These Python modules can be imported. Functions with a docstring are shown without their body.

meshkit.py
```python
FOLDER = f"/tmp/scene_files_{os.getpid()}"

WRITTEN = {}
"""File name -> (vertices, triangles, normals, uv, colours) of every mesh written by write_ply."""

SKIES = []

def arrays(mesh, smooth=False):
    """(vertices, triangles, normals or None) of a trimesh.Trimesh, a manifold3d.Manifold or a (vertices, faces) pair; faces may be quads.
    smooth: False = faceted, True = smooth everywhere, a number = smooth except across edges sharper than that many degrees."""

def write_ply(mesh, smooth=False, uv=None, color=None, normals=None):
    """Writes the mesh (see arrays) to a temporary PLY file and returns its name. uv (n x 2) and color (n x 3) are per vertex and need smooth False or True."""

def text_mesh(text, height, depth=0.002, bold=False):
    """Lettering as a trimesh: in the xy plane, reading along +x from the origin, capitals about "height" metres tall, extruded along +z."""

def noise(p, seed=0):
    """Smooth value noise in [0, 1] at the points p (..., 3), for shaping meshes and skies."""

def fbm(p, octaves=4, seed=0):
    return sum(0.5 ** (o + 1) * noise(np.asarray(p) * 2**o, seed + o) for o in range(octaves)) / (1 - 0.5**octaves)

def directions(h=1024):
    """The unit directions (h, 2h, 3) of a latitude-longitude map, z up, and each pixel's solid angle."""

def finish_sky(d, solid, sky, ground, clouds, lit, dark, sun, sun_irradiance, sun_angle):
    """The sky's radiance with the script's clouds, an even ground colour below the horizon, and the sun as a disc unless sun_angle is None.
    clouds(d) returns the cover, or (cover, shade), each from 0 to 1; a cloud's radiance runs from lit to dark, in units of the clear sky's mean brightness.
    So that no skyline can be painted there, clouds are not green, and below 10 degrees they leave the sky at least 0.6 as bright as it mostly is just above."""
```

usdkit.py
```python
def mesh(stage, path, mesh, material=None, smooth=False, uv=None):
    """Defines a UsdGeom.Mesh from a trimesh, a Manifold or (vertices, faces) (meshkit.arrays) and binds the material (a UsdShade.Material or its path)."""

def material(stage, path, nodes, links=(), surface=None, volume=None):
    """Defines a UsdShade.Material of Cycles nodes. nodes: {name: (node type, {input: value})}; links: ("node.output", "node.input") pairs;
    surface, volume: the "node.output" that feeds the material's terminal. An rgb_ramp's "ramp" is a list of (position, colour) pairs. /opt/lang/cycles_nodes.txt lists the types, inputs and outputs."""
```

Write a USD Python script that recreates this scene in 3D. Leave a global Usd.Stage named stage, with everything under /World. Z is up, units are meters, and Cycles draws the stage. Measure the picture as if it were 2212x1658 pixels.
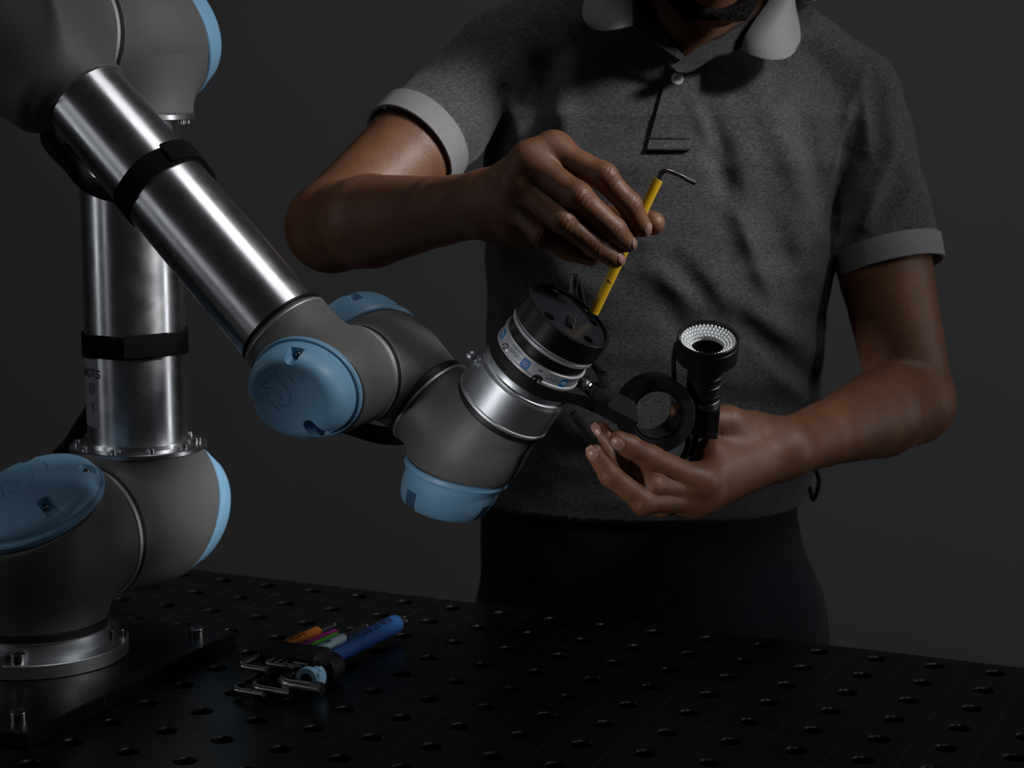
import math
import numpy as np
import trimesh
import manifold3d as m3
import meshkit
import usdkit
from shapely.geometry import Polygon
from pxr import Usd, UsdGeom, UsdLux, UsdShade, Gf, Sdf, Vt

rng = np.random.default_rng(7)
stage = Usd.Stage.CreateInMemory()
UsdGeom.SetStageUpAxis(stage, UsdGeom.Tokens.z)
UsdGeom.SetStageMetersPerUnit(stage, 1.0)
UsdGeom.Xform.Define(stage, '/World')
UsdGeom.Scope.Define(stage, '/World/Looks')

# ------------------------------------------------------------------ camera
FPX, PITCH, EYE = 4239.0, 0.157618, np.array([0, 0, 0.494086])
CP, SP = math.cos(PITCH), math.sin(PITCH)
RIGHT, FWD, UPC = np.array([1., 0, 0]), np.array([0, CP, -SP]), np.array([0, SP, CP])
cam = UsdGeom.Camera.Define(stage, '/World/camera')
cam.CreateHorizontalApertureAttr(36.0)
cam.CreateVerticalApertureAttr(36.0 * 1658 / 2212)
cam.CreateFocalLengthAttr(FPX / 2212 * 36)
cam.CreateClippingRangeAttr(Gf.Vec2f(0.05, 50))
cam.CreateFStopAttr(11.0)
cam.CreateFocusDistanceAttr(1.5)
cam.CreateExposureAttr(0.0)
M = Gf.Matrix4d(1)
for r, vec in enumerate((RIGHT, UPC, -FWD, EYE)):
    for c in range(3):
        M[r, c] = float(vec[c])
cam.AddTransformOp().Set(M)

# ------------------------------------------------------------------ lights
def rect_light(name, pos, target, w, h, power, color=(1, 1, 1)):
    L = UsdLux.RectLight.Define(stage, '/World/' + name)
    z = np.array(pos, float) - np.array(target, float); z /= np.linalg.norm(z)
    x = np.cross([0, 0, 1.0], z); x = x / np.linalg.norm(x) if np.linalg.norm(x) > 1e-6 else np.array([1., 0, 0])
    y = np.cross(z, x)
    m = Gf.Matrix4d(1)
    for r, vec in enumerate((x, y, z, pos)):
        for c in range(3):
            m[r, c] = float(vec[c])
    L.AddTransformOp().Set(m)
    L.CreateWidthAttr(w); L.CreateHeightAttr(h); L.CreateIntensityAttr(power); L.CreateColorAttr(Gf.Vec3f(*color))
    return L

def spot_light(name, pos, target, radius, cone, soft, power, color=(1, 1, 1)):
    L = UsdLux.SphereLight.Define(stage, '/World/' + name)
    z = np.array(pos, float) - np.array(target, float); z /= np.linalg.norm(z)
    x = np.cross([0, 0, 1.0], z); x /= np.linalg.norm(x); y = np.cross(z, x)
    m = Gf.Matrix4d(1)
    for r, vec in enumerate((x, y, z, pos)):
        for c in range(3):
            m[r, c] = float(vec[c])
    L.AddTransformOp().Set(m)
    L.CreateRadiusAttr(radius); L.CreateIntensityAttr(power); L.CreateColorAttr(Gf.Vec3f(*color))
    sh = UsdLux.ShapingAPI.Apply(L.GetPrim()); sh.CreateShapingConeAngleAttr(cone); sh.CreateShapingConeSoftnessAttr(soft)
    return L

spot_light('key_spot', (1.30, 1.12, 1.32), (0.06, 1.67, 0.425), 0.15, 11.5, 1.0, 175.0, (1.0, 0.985, 0.965))
rect_light('key_softbox', (1.28, 1.42, 1.28), (0.15, 1.75, 0.3), 0.45, 0.5, 1.9, (1.0, 0.985, 0.965))
rect_light('side_strip', (1.9, 1.66, 0.35), (-0.3, 1.7, 0.25), 0.16, 1.2, 8.0, (0.95, 0.97, 1.0))
rect_light('left_strip', (-1.7, 1.35, 0.65), (-0.2, 1.6, 0.3), 0.06, 0.9, 6.5, (0.93, 0.96, 1.0))
rect_light('top_softbox', (0.42, 1.30, 2.2), (0.0, 1.7, 0.2), 0.85, 0.45, 4.4, (1, 1, 1))
rect_light('thin_strip', (-1.7, 0.62, 0.55), (-0.26, 1.54, 0.39), 0.04, 0.5, 7.0, (0.95, 0.97, 1.0))
spot_light('wrist_spot', (-0.90, 0.45, 0.12), (0.05, 1.50, 0.20), 0.08, 3.7, 0.4, 190.0, (0.97, 0.98, 1.0))
spot_light('arm_spot', (1.30, 0.75, 1.40), (-0.22, 1.62, 0.47), 0.12, 10.0, 0.8, 16.0, (1.0, 1.0, 1.0))
dome = UsdLux.DomeLight.Define(stage, '/World/studio_ambient')
dome.CreateIntensityAttr(0.003); dome.CreateColorAttr(Gf.Vec3f(0.9, 0.95, 1.0))

# ------------------------------------------------------------------ placing helpers
def ray(px, py):
    return FWD + ((px - 1106) / FPX) * RIGHT - ((py - 829) / FPX) * UPC
def at(px, py, Y):
    d = ray(px, py); return EYE + d * (Y / d[1])
def atz(px, py, z):
    d = ray(px, py); return EYE + d * ((z - EYE[2]) / d[2])
def onp(px, py, P, n):
    d = ray(px, py); return EYE + d * (((P - EYE) @ n) / (d @ n))
def nrm(v):
    v = np.asarray(v, float); return v / np.linalg.norm(v)
def frame(o, z, x=None):
    z = nrm(z)
    if x is None:
        x = np.array([1., 0, 0]) if abs(z[0]) < .8 else np.array([0, 1., 0])
    x = np.asarray(x, float); x = nrm(x - (x @ z) * z)
    m = np.eye(4); m[:3, 0], m[:3, 1], m[:3, 2], m[:3, 3] = x, np.cross(z, x), z, o
    return m

# ------------------------------------------------------------------ prims
USED = {}
ROOT = {}
def numbered(parent, name):
    n = USED.get((parent, name), 0); USED[(parent, name)] = n + 1
    return parent + '/' + (name if n == 0 else '%s_%03d' % (name, n))
def tag(prim, label=None, cat=None, group=None, kind=None):
    for k, v in (('label', label), ('category', cat), ('group', group), ('kind', kind)):
        if v:
            prim.SetCustomDataByKey(k, v)
def thing(name, label, cat, loc=(0, 0, 0), group=None):
    path = numbered('/World', name)
    x = UsdGeom.Xform.Define(stage, path); x.AddTranslateOp().Set(Gf.Vec3d(*map(float, loc)))
    ROOT[path] = np.array(loc, float)
    tag(x.GetPrim(), label, cat, group)
    return path
def to_tm(mesh):
    if hasattr(mesh, 'to_mesh'):
        k = mesh.to_mesh(); return trimesh.Trimesh(np.array(k.vert_properties[:, :3], float), np.array(k.tri_verts, int), process=False)
    if isinstance(mesh, (tuple, list)):
        if isinstance(mesh[0], trimesh.Trimesh) or hasattr(mesh[0], 'to_mesh'):
            return trimesh.util.concatenate([to_tm(q) for q in mesh])
        return trimesh.Trimesh(np.asarray(mesh[0], float), np.asarray(mesh[1], int), process=False)
    return mesh.copy()
def part(name, mesh, mat, parent, smooth=35, label=None, normals=None, kind=None):
    """One Mesh prim. mesh is in world coordinates; parent is a thing or one of its parts."""
    path = numbered(parent, name)
    root = '/'.join(path.split('/')[:3])
    off = ROOT.get(root, np.zeros(3)); ROOT.setdefault(root, off)
    t = to_tm(mesh); t.vertices = t.vertices - off
    if normals is not None:
        m = usdkit.mesh(stage, path, t, mat, smooth=False)
        m.CreateNormalsAttr(Vt.Vec3fArray.FromNumpy(np.asarray(normals, np.float32))); m.SetNormalsInterpolation('vertex')
    else:
        m = usdkit.mesh(stage, path, t, mat, smooth=smooth)
    tag(m.GetPrim(), label, kind=kind)
    return path
def struct(name, mesh, mat, label, cat):
    p = part(name, mesh, mat, '/World', smooth=False)
    tag(stage.GetPrimAtPath(p), label, cat, kind='structure'); return p

# ------------------------------------------------------------------ mesh helpers
def lathe(profile, fr, n=72):
    """profile: (r, h) from the axis out and back, or a closed loop for a ring."""
    m = trimesh.creation.revolve(np.array(profile, float), sections=n)
    if m.volume < 0:
        m.invert()
    m.apply_transform(fr); return m
def cyl(o, d, r, h, n=48, b=0.0):
    b = min(b, r * .9, h * .45)
    pr = [(0, 0), (r, 0), (r, h), (0, h)] if b <= 0 else [(0, 0), (r - b, 0), (r - b * .3, b * .3), (r, b), (r, h - b), (r - b * .3, h - b * .3), (r - b, h), (0, h)]
    return lathe(pr, frame(o, d), n)
def ring(o, d, r0, r1, h, n=72, b=0.0005):
    pr = [(r0, 0), (r1 - b, 0), (r1, b), (r1, h - b), (r1 - b, h), (r0, h), (r0, 0)]
    return lathe(pr, frame(o, d), n)
def rbox(size, fr, b=0.002):
    sx, sy, sz = [s / 2 for s in size]; b = min(b, sx * .9, sy * .9, sz * .9)
    p = []
    for x in (-1, 1):
        for y in (-1, 1):
            for z in (-1, 1):
                p += [(x * sx, y * (sy - b), z * (sz - b)), (x * (sx - b), y * sy, z * (sz - b)), (x * (sx - b), y * (sy - b), z * sz)]
    h = trimesh.convex.convex_hull(np.array(p)); h.apply_transform(fr); return h
def smoothpath(p, n=8):
    p = np.asarray(p, float); q = np.vstack([2 * p[0] - p[1], p, 2 * p[-1] - p[-2]]); out = []
    for i in range(1, len(q) - 2):
        for t in np.arange(n) / n:
            a, b, c, d = q[i - 1:i + 3]
            out.append(.5 * (2 * b + (c - a) * t + (2 * a - 5 * b + 4 * c - d) * t * t + (3 * b - a - 3 * c + d) * t ** 3))
    out.append(p[-1]); return np.array(out)
def tube(path, r, n=12, smooth_n=6):
    p = smoothpath(path, smooth_n) if smooth_n else np.asarray(path, float)
    r = np.broadcast_to(r, len(p)) if np.ndim(r) == 0 else np.interp(np.linspace(0, 1, len(p)), np.linspace(0, 1, len(r)), r)
    t = np.gradient(p, axis=0); t /= np.linalg.norm(t, axis=1)[:, None]
    x = nrm(np.cross(t[0], [0.3, .2, 1.0])); V = []; ang = np.arange(n) * 2 * np.pi / n
    for i in range(len(p)):
        x = nrm(x - (x @ t[i]) * t[i]); y = np.cross(t[i], x)
        V.append(p[i] + r[i] * (np.cos(ang)[:, None] * x + np.sin(ang)[:, None] * y))
    V = np.vstack(V + [p[:1], p[-1:]]); Fc = []
    m = len(p)
    for i in range(m - 1):
        for k in range(n):
            a, b, c, d = i * n + k, i * n + (k + 1) % n, (i + 1) * n + (k + 1) % n, (i + 1) * n + k
            Fc += [(a, b, c), (a, c, d)]
    for k in range(n):
        Fc += [(m * n, (k + 1) % n, k), (m * n + 1, (m - 1) * n + k, (m - 1) * n + (k + 1) % n)]
    return trimesh.Trimesh(V, np.array(Fc), process=False)
def ribbon_grid(P, thick, normals=None):
    """P: (a, b, 3) grid of points -> a sheet with thickness along its own normals."""
    P = np.asarray(P, float); a, b = P.shape[:2]
    if normals is None:
        du, dv = np.gradient(P, axis=0), np.gradient(P, axis=1); N = np.cross(du, dv)
        N /= np.linalg.norm(N, axis=2)[..., None] + 1e-12
    else:
        N = normals
    V = np.vstack([(P + N * thick / 2).reshape(-1, 3), (P - N * thick / 2).reshape(-1, 3)]); o = a * b; Fc = []
    idx = np.arange(a * b).reshape(a, b)
    for i in range(a - 1):
        for j in range(b - 1):
            q = idx[i, j], idx[i + 1, j], idx[i + 1, j + 1], idx[i, j + 1]
            Fc += [(q[0], q[1], q[2]), (q[0], q[2], q[3]), (q[0] + o, q[2] + o, q[1] + o), (q[0] + o, q[3] + o, q[2] + o)]
    edge = list(idx[:, 0][::-1]) + list(idx[0, 1:]) + list(idx[1:, -1]) + list(idx[-1, :-1][::-1])[:-1]
    e = len(edge)
    for k in range(e):
        p, q = edge[k], edge[(k + 1) % e]
        Fc += [(p, q, q + o), (p, q + o, p + o)]
    m = trimesh.Trimesh(V, np.array(Fc), process=False); m.fix_normals(); return m

# ------------------------------------------------------------------ signed distance modelling
def sseg(a, b, ra, rb):
    a, b = np.asarray(a, float), np.asarray(b, float); ba = b - a; L = ba @ ba
    def fn(p):
        pa = p - a; h = np.clip((pa @ ba) / L, 0, 1)
        return np.linalg.norm(pa - h[:, None] * ba, axis=1) - (ra + (rb - ra) * h)
    return fn
def sell(c, r, A=None):
    c, r = np.asarray(c, float), np.asarray(r, float)
    def fn(p):
        q = (p - c) if A is None else (p - c) @ A
        k0 = np.linalg.norm(q / r, axis=1); k1 = np.linalg.norm(q / (r * r), axis=1)
        return k0 * (k0 - 1) / np.maximum(k1, 1e-9)
    return fn
def scyl(o, d, r, h0, h1, rd=0.002):
    o, d = np.asarray(o, float), nrm(d)
    def fn(p):
        q = p - o; t = q @ d; rr = np.linalg.norm(q - t[:, None] * d, axis=1)
        a = rr - (r - rd); b = np.abs(t - (h0 + h1) / 2) - ((h1 - h0) / 2 - rd)
        return np.minimum(np.maximum(a, b), 0) + np.hypot(np.maximum(a, 0), np.maximum(b, 0)) - rd
    return fn
def smin(a, b, k):
    h = np.maximum(k - np.abs(a - b), 0) / k; return np.minimum(a, b) - h * h * k * .25
def smax(a, b, k):
    return -smin(-a, -b, k)
def surface(fn, lo, hi, h, clip=None):
    """Surface nets of fn = 0 -> (vertices, triangles, normals)."""
    lo, hi = np.asarray(lo, float), np.asarray(hi, float); B = 6
    nb = np.ceil((hi - lo) / (h * B)).astype(int)
    n = nb * B + 1
    gi = np.stack(np.meshgrid(*[np.arange(k) for k in nb], indexing='ij'), -1).reshape(-1, 3)
    cen = lo + (gi + .5) * B * h
    dc = fn(cen)
    D = np.empty(n, np.float32)
    Dc = np.repeat(np.repeat(np.repeat(dc.reshape(nb), B, 0), B, 1), B, 2)
    D[:-1, :-1, :-1] = Dc; D[-1] = D[-2]; D[:, -1] = D[:, -2]; D[:, :, -1] = D[:, :, -2]
    near = gi[np.abs(dc) < B * h * 1.35]
    loc = np.stack(np.meshgrid(*[np.arange(B + 1)] * 3, indexing='ij'), -1).reshape(-1, 3)
    for c0 in range(0, len(near), 1500):
        ii = (near[c0:c0 + 1500, None] * B + loc[None]).reshape(-1, 3)
        D[ii[:, 0], ii[:, 1], ii[:, 2]] = fn(lo + ii * h)
    s = D < 0
    c8 = [s[i:n[0] - 1 + i, j:n[1] - 1 + j, k:n[2] - 1 + k] for i in (0, 1) for j in (0, 1) for k in (0, 1)]
    tot = sum(x.astype(np.int8) for x in c8)
    act = np.argwhere((tot > 0) & (tot < 8))
    idx = -np.ones(n - 1, np.int32); idx[tuple(act.T)] = np.arange(len(act))
    acc, cnt = np.zeros((len(act), 3)), np.zeros(len(act))
    for ax in range(3):
        o1, o2 = [a for a in range(3) if a != ax]
        for b1 in (0, 1):
            for b2 in (0, 1):
                a = act.copy(); a[:, o1] += b1; a[:, o2] += b2; b = a.copy(); b[:, ax] += 1
                da, db = D[tuple(a.T)], D[tuple(b.T)]; m = (da < 0) != (db < 0)
                t = np.where(m, da / np.where(m, da - db, 1), 0)
                pt = a.astype(float); pt[:, ax] += t
                acc[m] += pt[m]; cnt[m] += 1
    V = lo + acc / cnt[:, None] * h
    T = []
    for ax in range(3):
        o1, o2 = [(1, 2), (2, 0), (0, 1)][ax]
        sl = [slice(None)] * 3; sl2 = [slice(None)] * 3; sl[ax] = slice(0, -1); sl2[ax] = slice(1, None)
        e = np.argwhere(s[tuple(sl)] != s[tuple(sl2)])
        e = e[(e[:, o1] > 0) & (e[:, o2] > 0) & (e[:, o1] < n[o1] - 1) & (e[:, o2] < n[o2] - 1)]
        ins = s[tuple(e.T)]
        q = []
        for b1, b2 in ((1, 1), (0, 1), (0, 0), (1, 0)):
            c = e.copy(); c[:, o1] -= b1; c[:, o2] -= b2; q.append(idx[tuple(c.T)])
        q = np.stack(q, 1); q[~ins] = q[~ins][:, ::-1]
        q = q[(q >= 0).all(1)]
        T += [q[:, [0, 1, 2]], q[:, [0, 2, 3]]]
    T = np.vstack(T)
    eps = h * .35; N = np.zeros_like(V)
    for k in np.array([(1, -1, -1), (-1, -1, 1), (-1, 1, -1), (1, 1, 1)], float):
        N += k * fn(V + k * eps)[:, None]
    N /= np.linalg.norm(N, axis=1)[:, None] + 1e-12
    if clip is not None:
        keep = clip(V[T].mean(1)); T = T[keep]
        u, inv = np.unique(T, return_inverse=True); V, N, T = V[u], N[u], inv.reshape(T.shape)
    return V, T, N

# ------------------------------------------------------------------ materials
def mat(name, color, rough=.5, metal=0., spec=.5, noise=None, bump=None, extra=None, mix=None, links=(), nodes=None):
    """noise: (scale, other colour); bump: (scale, distance)."""
    N = {'p': ('principled_bsdf', dict({'base_color': color, 'roughness': rough, 'metallic': metal, 'specular_ior_level': spec}, **(extra or {})))}
    L = []
    if noise or bump:
        N['g'] = ('texture_coordinate', {})
    if noise:
        sc, c2 = noise[:2]
        N['nm'] = ('mapping', {'mapping_type': 'point', 'scale': noise[2] if len(noise) > 2 else (1, 1, 1)})
        N['n'] = ('noise_texture', {'scale': sc, 'detail': 4.0, 'roughness': .6})
        N['r'] = ('rgb_ramp', {'ramp': [(.35, color), (.68, c2)]})
        L += [('g.object', 'nm.vector'), ('nm.vector', 'n.vector'), ('n.fac', 'r.fac'), ('r.color', 'p.base_color')]
    if bump:
        N['bn'] = ('noise_texture', {'scale': bump[0], 'detail': 3.0})
        N['b'] = ('bump', {'distance': bump[1], 'strength': bump[2] if len(bump) > 2 else 1.0})
        L += [('g.object', 'bn.vector'), ('bn.fac', 'b.height'), ('b.normal', 'p.normal')]
    N.update(nodes or {})
    return usdkit.material(stage, '/World/Looks/' + name, N, L + list(links), surface='p.BSDF')

def brushed(name, axis, color=(.66, .67, .70), rough=.31, aniso=.65):
    return usdkit.material(stage, '/World/Looks/' + name, {
        'v': ('vector_math', {'math_type': 'add', 'vector1': tuple(axis), 'vector2': (0, 0, 0)}),
        'g': ('texture_coordinate', {}), 'n': ('noise_texture', {'scale': 60., 'detail': 4.}),
        'r': ('rgb_ramp', {'ramp': [(.3, (rough - .03,) * 3), (.7, (rough + .04,) * 3)]}),
        'p': ('principled_bsdf', {'base_color': color, 'metallic': 1.0, 'roughness': rough, 'anisotropic': aniso})},
        [('v.vector', 'p.tangent'), ('g.object', 'n.vector'), ('n.fac', 'r.fac'), ('r.color', 'p.roughness')], surface='p.BSDF')

m_wall = mat('backdrop_grey', (.145, .145, .15), .9, spec=.1, noise=(1.5, (.153, .153, .158)))
m_floor = mat('floor_grey', (.035, .035, .037), .8, spec=.2)
m_house = mat('arm_casting_grey', (.098, .098, .098), .48, spec=.45, bump=(2200., .00012), noise=(900., (.120, .120, .119)))
m_blue = mat('cap_blue', (.19, .385, .58), .42, spec=.45, bump=(1500., .00003))
m_blue_dk = mat('emblem_blue', (.09, .22, .38), .5, spec=.4)
m_seal = mat('seal_black', (.006, .006, .007), .5)
m_alu = mat('machined_aluminium', (.62, .63, .66), .28, 1.0, bump=(900., .00002))
m_alu_dull = mat('bead_blasted_aluminium', (.50, .52, .55), .42, 1.0, bump=(2500., .00004))
m_band = mat('sensor_silver_paint', (.50, .51, .53), .42, .35, bump=(2500., .00003))
m_ring = mat('satin_ring', (.62, .63, .66), .5, 1.0)
m_steel = mat('bright_steel', (.62, .62, .63), .18, 1.0)
m_dsteel = mat('dark_steel', (.30, .30, .31), .27, 1.0)
m_black = mat('black_anodised', (.007, .007, .008), .36, spec=.28, bump=(2500., .00003))
m_blackp = mat('black_printed_plastic', (.005, .005, .0055), .55, spec=.3, bump=(1800., .00010))
m_rubber = mat('black_rubber', (.005, .005, .005), .75, spec=.2)
m_gloss = mat('gloss_black', (.006, .006, .008), .16)
m_velcro = mat('hook_and_loop_black', (.006, .006, .006), .95, spec=.15, bump=(1400., .0012))
m_white = mat('white_print', (.55, .56, .58), .6)
m_logo = mat('logo_blue', (.01, .17, .50), .45)
m_grey_print = mat('grey_print', (.12, .13, .15), .5)
m_dim_print = mat('dim_print', (.03, .03, .032), .6)
m_dark_print = mat('dark_print', (.004, .005, .01), .6)
m_led = mat('led_epoxy', (.86, .88, .90), .35, spec=.5)
m_ledboard = mat('led_board', (.75, .77, .78), .6)

# ------------------------------------------------------------------ setting
struct('wall_back', trimesh.creation.box((9, .06, 5.0), transform=trimesh.transformations.translation_matrix((0, 3.15, 1.55))), m_wall, 'plain dark grey backdrop wall behind the man', 'wall')
struct('floor', trimesh.creation.box((9, 6, .05), transform=trimesh.transformations.translation_matrix((0, 1.2, -.975))), m_floor, 'dark floor under the perforated table', 'floor')

# ------------------------------------------------------------------ perforated table
TH = -0.4145585
TU, TV = np.array([math.cos(TH), math.sin(TH), 0]), np.array([math.sin(TH), -math.cos(TH), 0])
PIT = .05
TO = np.array([-.01464, 1.76309, 0]) + PIT * (.13 * TU + .08 * TV)
def tg(i, j, z=0.0):
    return TO + PIT * (i * TU + j * TV) + np.array([0, 0, z])
m_table = usdkit.material(stage, '/World/Looks/nitrided_table', {
    'g': ('texture_coordinate', {}), 'mp': ('mapping', {'mapping_type': 'texture', 'rotation': (0, 0, TH), 'scale': (1, 1, 1)}),
    'br': ('brick_texture', {'offset': 0.0, 'offset_frequency': 1, 'squash': 1.0, 'scale': 1.0, 'mortar_size': .00022, 'mortar_smooth': .2, 'brick_width': PIT, 'row_height': PIT,
                             'color1': (.0025, .0027, .0034), 'color2': (.0025, .0027, .0034), 'mortar': (.034, .035, .040)}),
    'n': ('noise_texture', {'scale': 14., 'detail': 6., 'roughness': .7}), 'r': ('rgb_ramp', {'ramp': [(.3, (.26,) * 3), (.7, (.40,) * 3)]}),
    'bn': ('noise_texture', {'scale': 700., 'detail': 2.}), 'b': ('bump', {'distance': .00003}),
    'p': ('principled_bsdf', {'base_color': (.0025, .0027, .0034), 'roughness': .3, 'specular_ior_level': .3})},
    [('g.object', 'mp.vector'), ('mp.vector', 'br.vector'), ('br.color', 'p.base_color'), ('g.object', 'n.vector'), ('n.fac', 'r.fac'), ('r.color', 'p.roughness'),
     ('g.object', 'bn.vector'), ('bn.fac', 'b.height'), ('b.normal', 'p.normal')], surface='p.BSDF')
I0, I1, J0, J1 = -15, 15, 0, 14
tbl_loc = tg(I0 - .5, J0 - .5, 0)          # a grid corner, so that the engraved lines follow the cells
tbl_base = np.array([*tbl_loc[:2], -.95])
table = thing('welding_table', 'black perforated steel work table with grid of round holes', 'table', tbl_base)
def table_top():
    R, ch, dep, n = .008, .0012, .014, 24
    a = (np.arange(n) + .5) * 2 * np.pi / n
    circ = np.c_[np.cos(a), np.sin(a)]
    sq = circ / np.abs(circ).max(1)[:, None] * .5
    k = np.round(sq / .5 * 3) / 3 * .5 if False else sq
    corners = np.array([(.5, .5), (-.5, .5), (-.5, -.5), (.5, -.5)])
    V, Fc, base = [], [], 0
    V0, F0 = [], []
    def add(xy, z):
        s = len(V0); V0.extend([(x, y, zz) for (x, y), zz in zip(xy, np.broadcast_to(z, len(xy)))]); return np.arange(s, s + len(xy))
    top_sq = add(sq * PIT, 0); top_c = add(circ * (R + ch), 0); ch_c = add(circ * R, -ch); bot_c = add(circ * R, -dep); bot_sq = add(sq * PIT, -dep); cor = add(corners * PIT, 0); corb = add(corners * PIT, -dep)
    for q in range(n):
        w = (q + 1) % n
        F0 += [(top_sq[q], top_sq[w], top_c[w]), (top_sq[q], top_c[w], top_c[q]), (top_c[q], top_c[w], ch_c[w]), (top_c[q], ch_c[w], ch_c[q]),
               (ch_c[q], ch_c[w], bot_c[w]), (ch_c[q], bot_c[w], bot_c[q]), (bot_c[q], bot_c[w], bot_sq[w]), (bot_c[q], bot_sq[w], bot_sq[q])]
        for ci, ang in enumerate((45, 135, 225, 315)):
            if (math.degrees(a[q]) - ang) < 0 <= (math.degrees(a[q]) + 360 / n - ang) - 1e-9:
                F0 += [(top_sq[q], cor[ci], top_sq[w]), (bot_sq[q], bot_sq[w], corb[ci])]
    V0 = np.array(V0); F0 = np.array(F0)
    for i in range(I0, I1 + 1):
        for j in range(J0, J1 + 1):
            P = tg(i, j)
            V.append(P + V0[:, :1] * TU - V0[:, 1:2] * TV * 1.0 + np.array([0, 0, 1.]) * V0[:, 2:]); Fc.append(F0 + base); base += len(V0)
    return trimesh.Trimesh(np.vstack(V), np.vstack(Fc), process=False)
part('table_top', table_top(), m_table, table, smooth=30)
tc = tg((I0 + I1) / 2, (J0 + J1) / 2); TLX, TLY = (I1 - I0 + 1) * PIT, (J1 - J0 + 1) * PIT
fr = np.eye(4); fr[:3, 0], fr[:3, 1] = TU, -TV
for sx, sy, w, d in ((0, 1, TLX, .012), (0, -1, TLX, .012), (1, 0, .012, TLY - .024), (-1, 0, .012, TLY - .024)):
    f2 = fr.copy(); f2[:3, 3] = tc + TU * sx * (TLX / 2 - .006) - TV * sy * (TLY / 2 - .006) + np.array([0, 0, -.064])
    part('side_skirt', rbox((w, d, .1), f2, .002), m_table, table)
for sx in (-1, 1):
    for sy in (-1, 1):
        f2 = fr.copy(); f2[:3, 3] = tc + TU * sx * (TLX / 2 - .09) - TV * sy * (TLY / 2 - .09) + np.array([0, 0, -.4795])
        part('leg', rbox((.07, .07, .931), f2, .004), m_table, table)

# ------------------------------------------------------------------ robot arm frames
UPZ = np.array([0, 0, 1.])
PHI, ALF, W2A, TA = 1.065727, 0.746253, 0.663885, 1.583270
s_ = np.array([math.cos(PHI), math.sin(PHI), 0]); p_ = np.array([math.sin(PHI), -math.cos(PHI), 0])
Bp = np.array([-0.396647, 1.588451, 0.012932]); Sp = Bp + UPZ * .0892
A0 = Sp + s_ * .136
El = A0 + UPZ * .425
Fo = El - s_ * 0.120266
fd = math.cos(ALF) * p_ - math.sin(ALF) * UPZ
W1 = Fo + fd * 0.388502
W2 = W1 + s_ * 0.093126
w2 = math.cos(W2A) * p_ - math.sin(W2A) * UPZ
W3 = W2 + w2 * 0.093734
tl = math.cos(TA) * s_ + math.sin(TA) * np.cross(w2, s_)

m_tube_v = brushed('brushed_tube_upright', UPZ)
m_tube_f = brushed('brushed_tube_sloping', fd)

# mounting plate
plate = thing('mounting_plate', 'flat black steel plate bolted to the table under the robot arm', 'plate', tg(-5.6, 6.6, 0))
f2 = fr.copy(); f2[:3, 3] = tg(-5.75, 6.62, .00645)
part('plate', rbox((.235, .292, .0129), f2, .0012), m_table, plate)
for i, j in ((-3.89, 4.2), (-3.89, 9.09), (-7.6, 4.2), (-7.6, 9.09)):
    h = cyl(tg(i, j, .012), UPZ, .0065, .0075, 32, .001)
    hx = trimesh.creation.cylinder(.0032, .01, sections=6); hx.apply_translation(tg(i, j, .0195))
    part('plate_bolt', trimesh.boolean.difference([h, hx], engine='manifold'), m_steel, plate, smooth=25)

arm = thing('robot_arm', 'grey and silver jointed robot arm with light blue joint caps on the table', 'robot arm', Bp)
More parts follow.
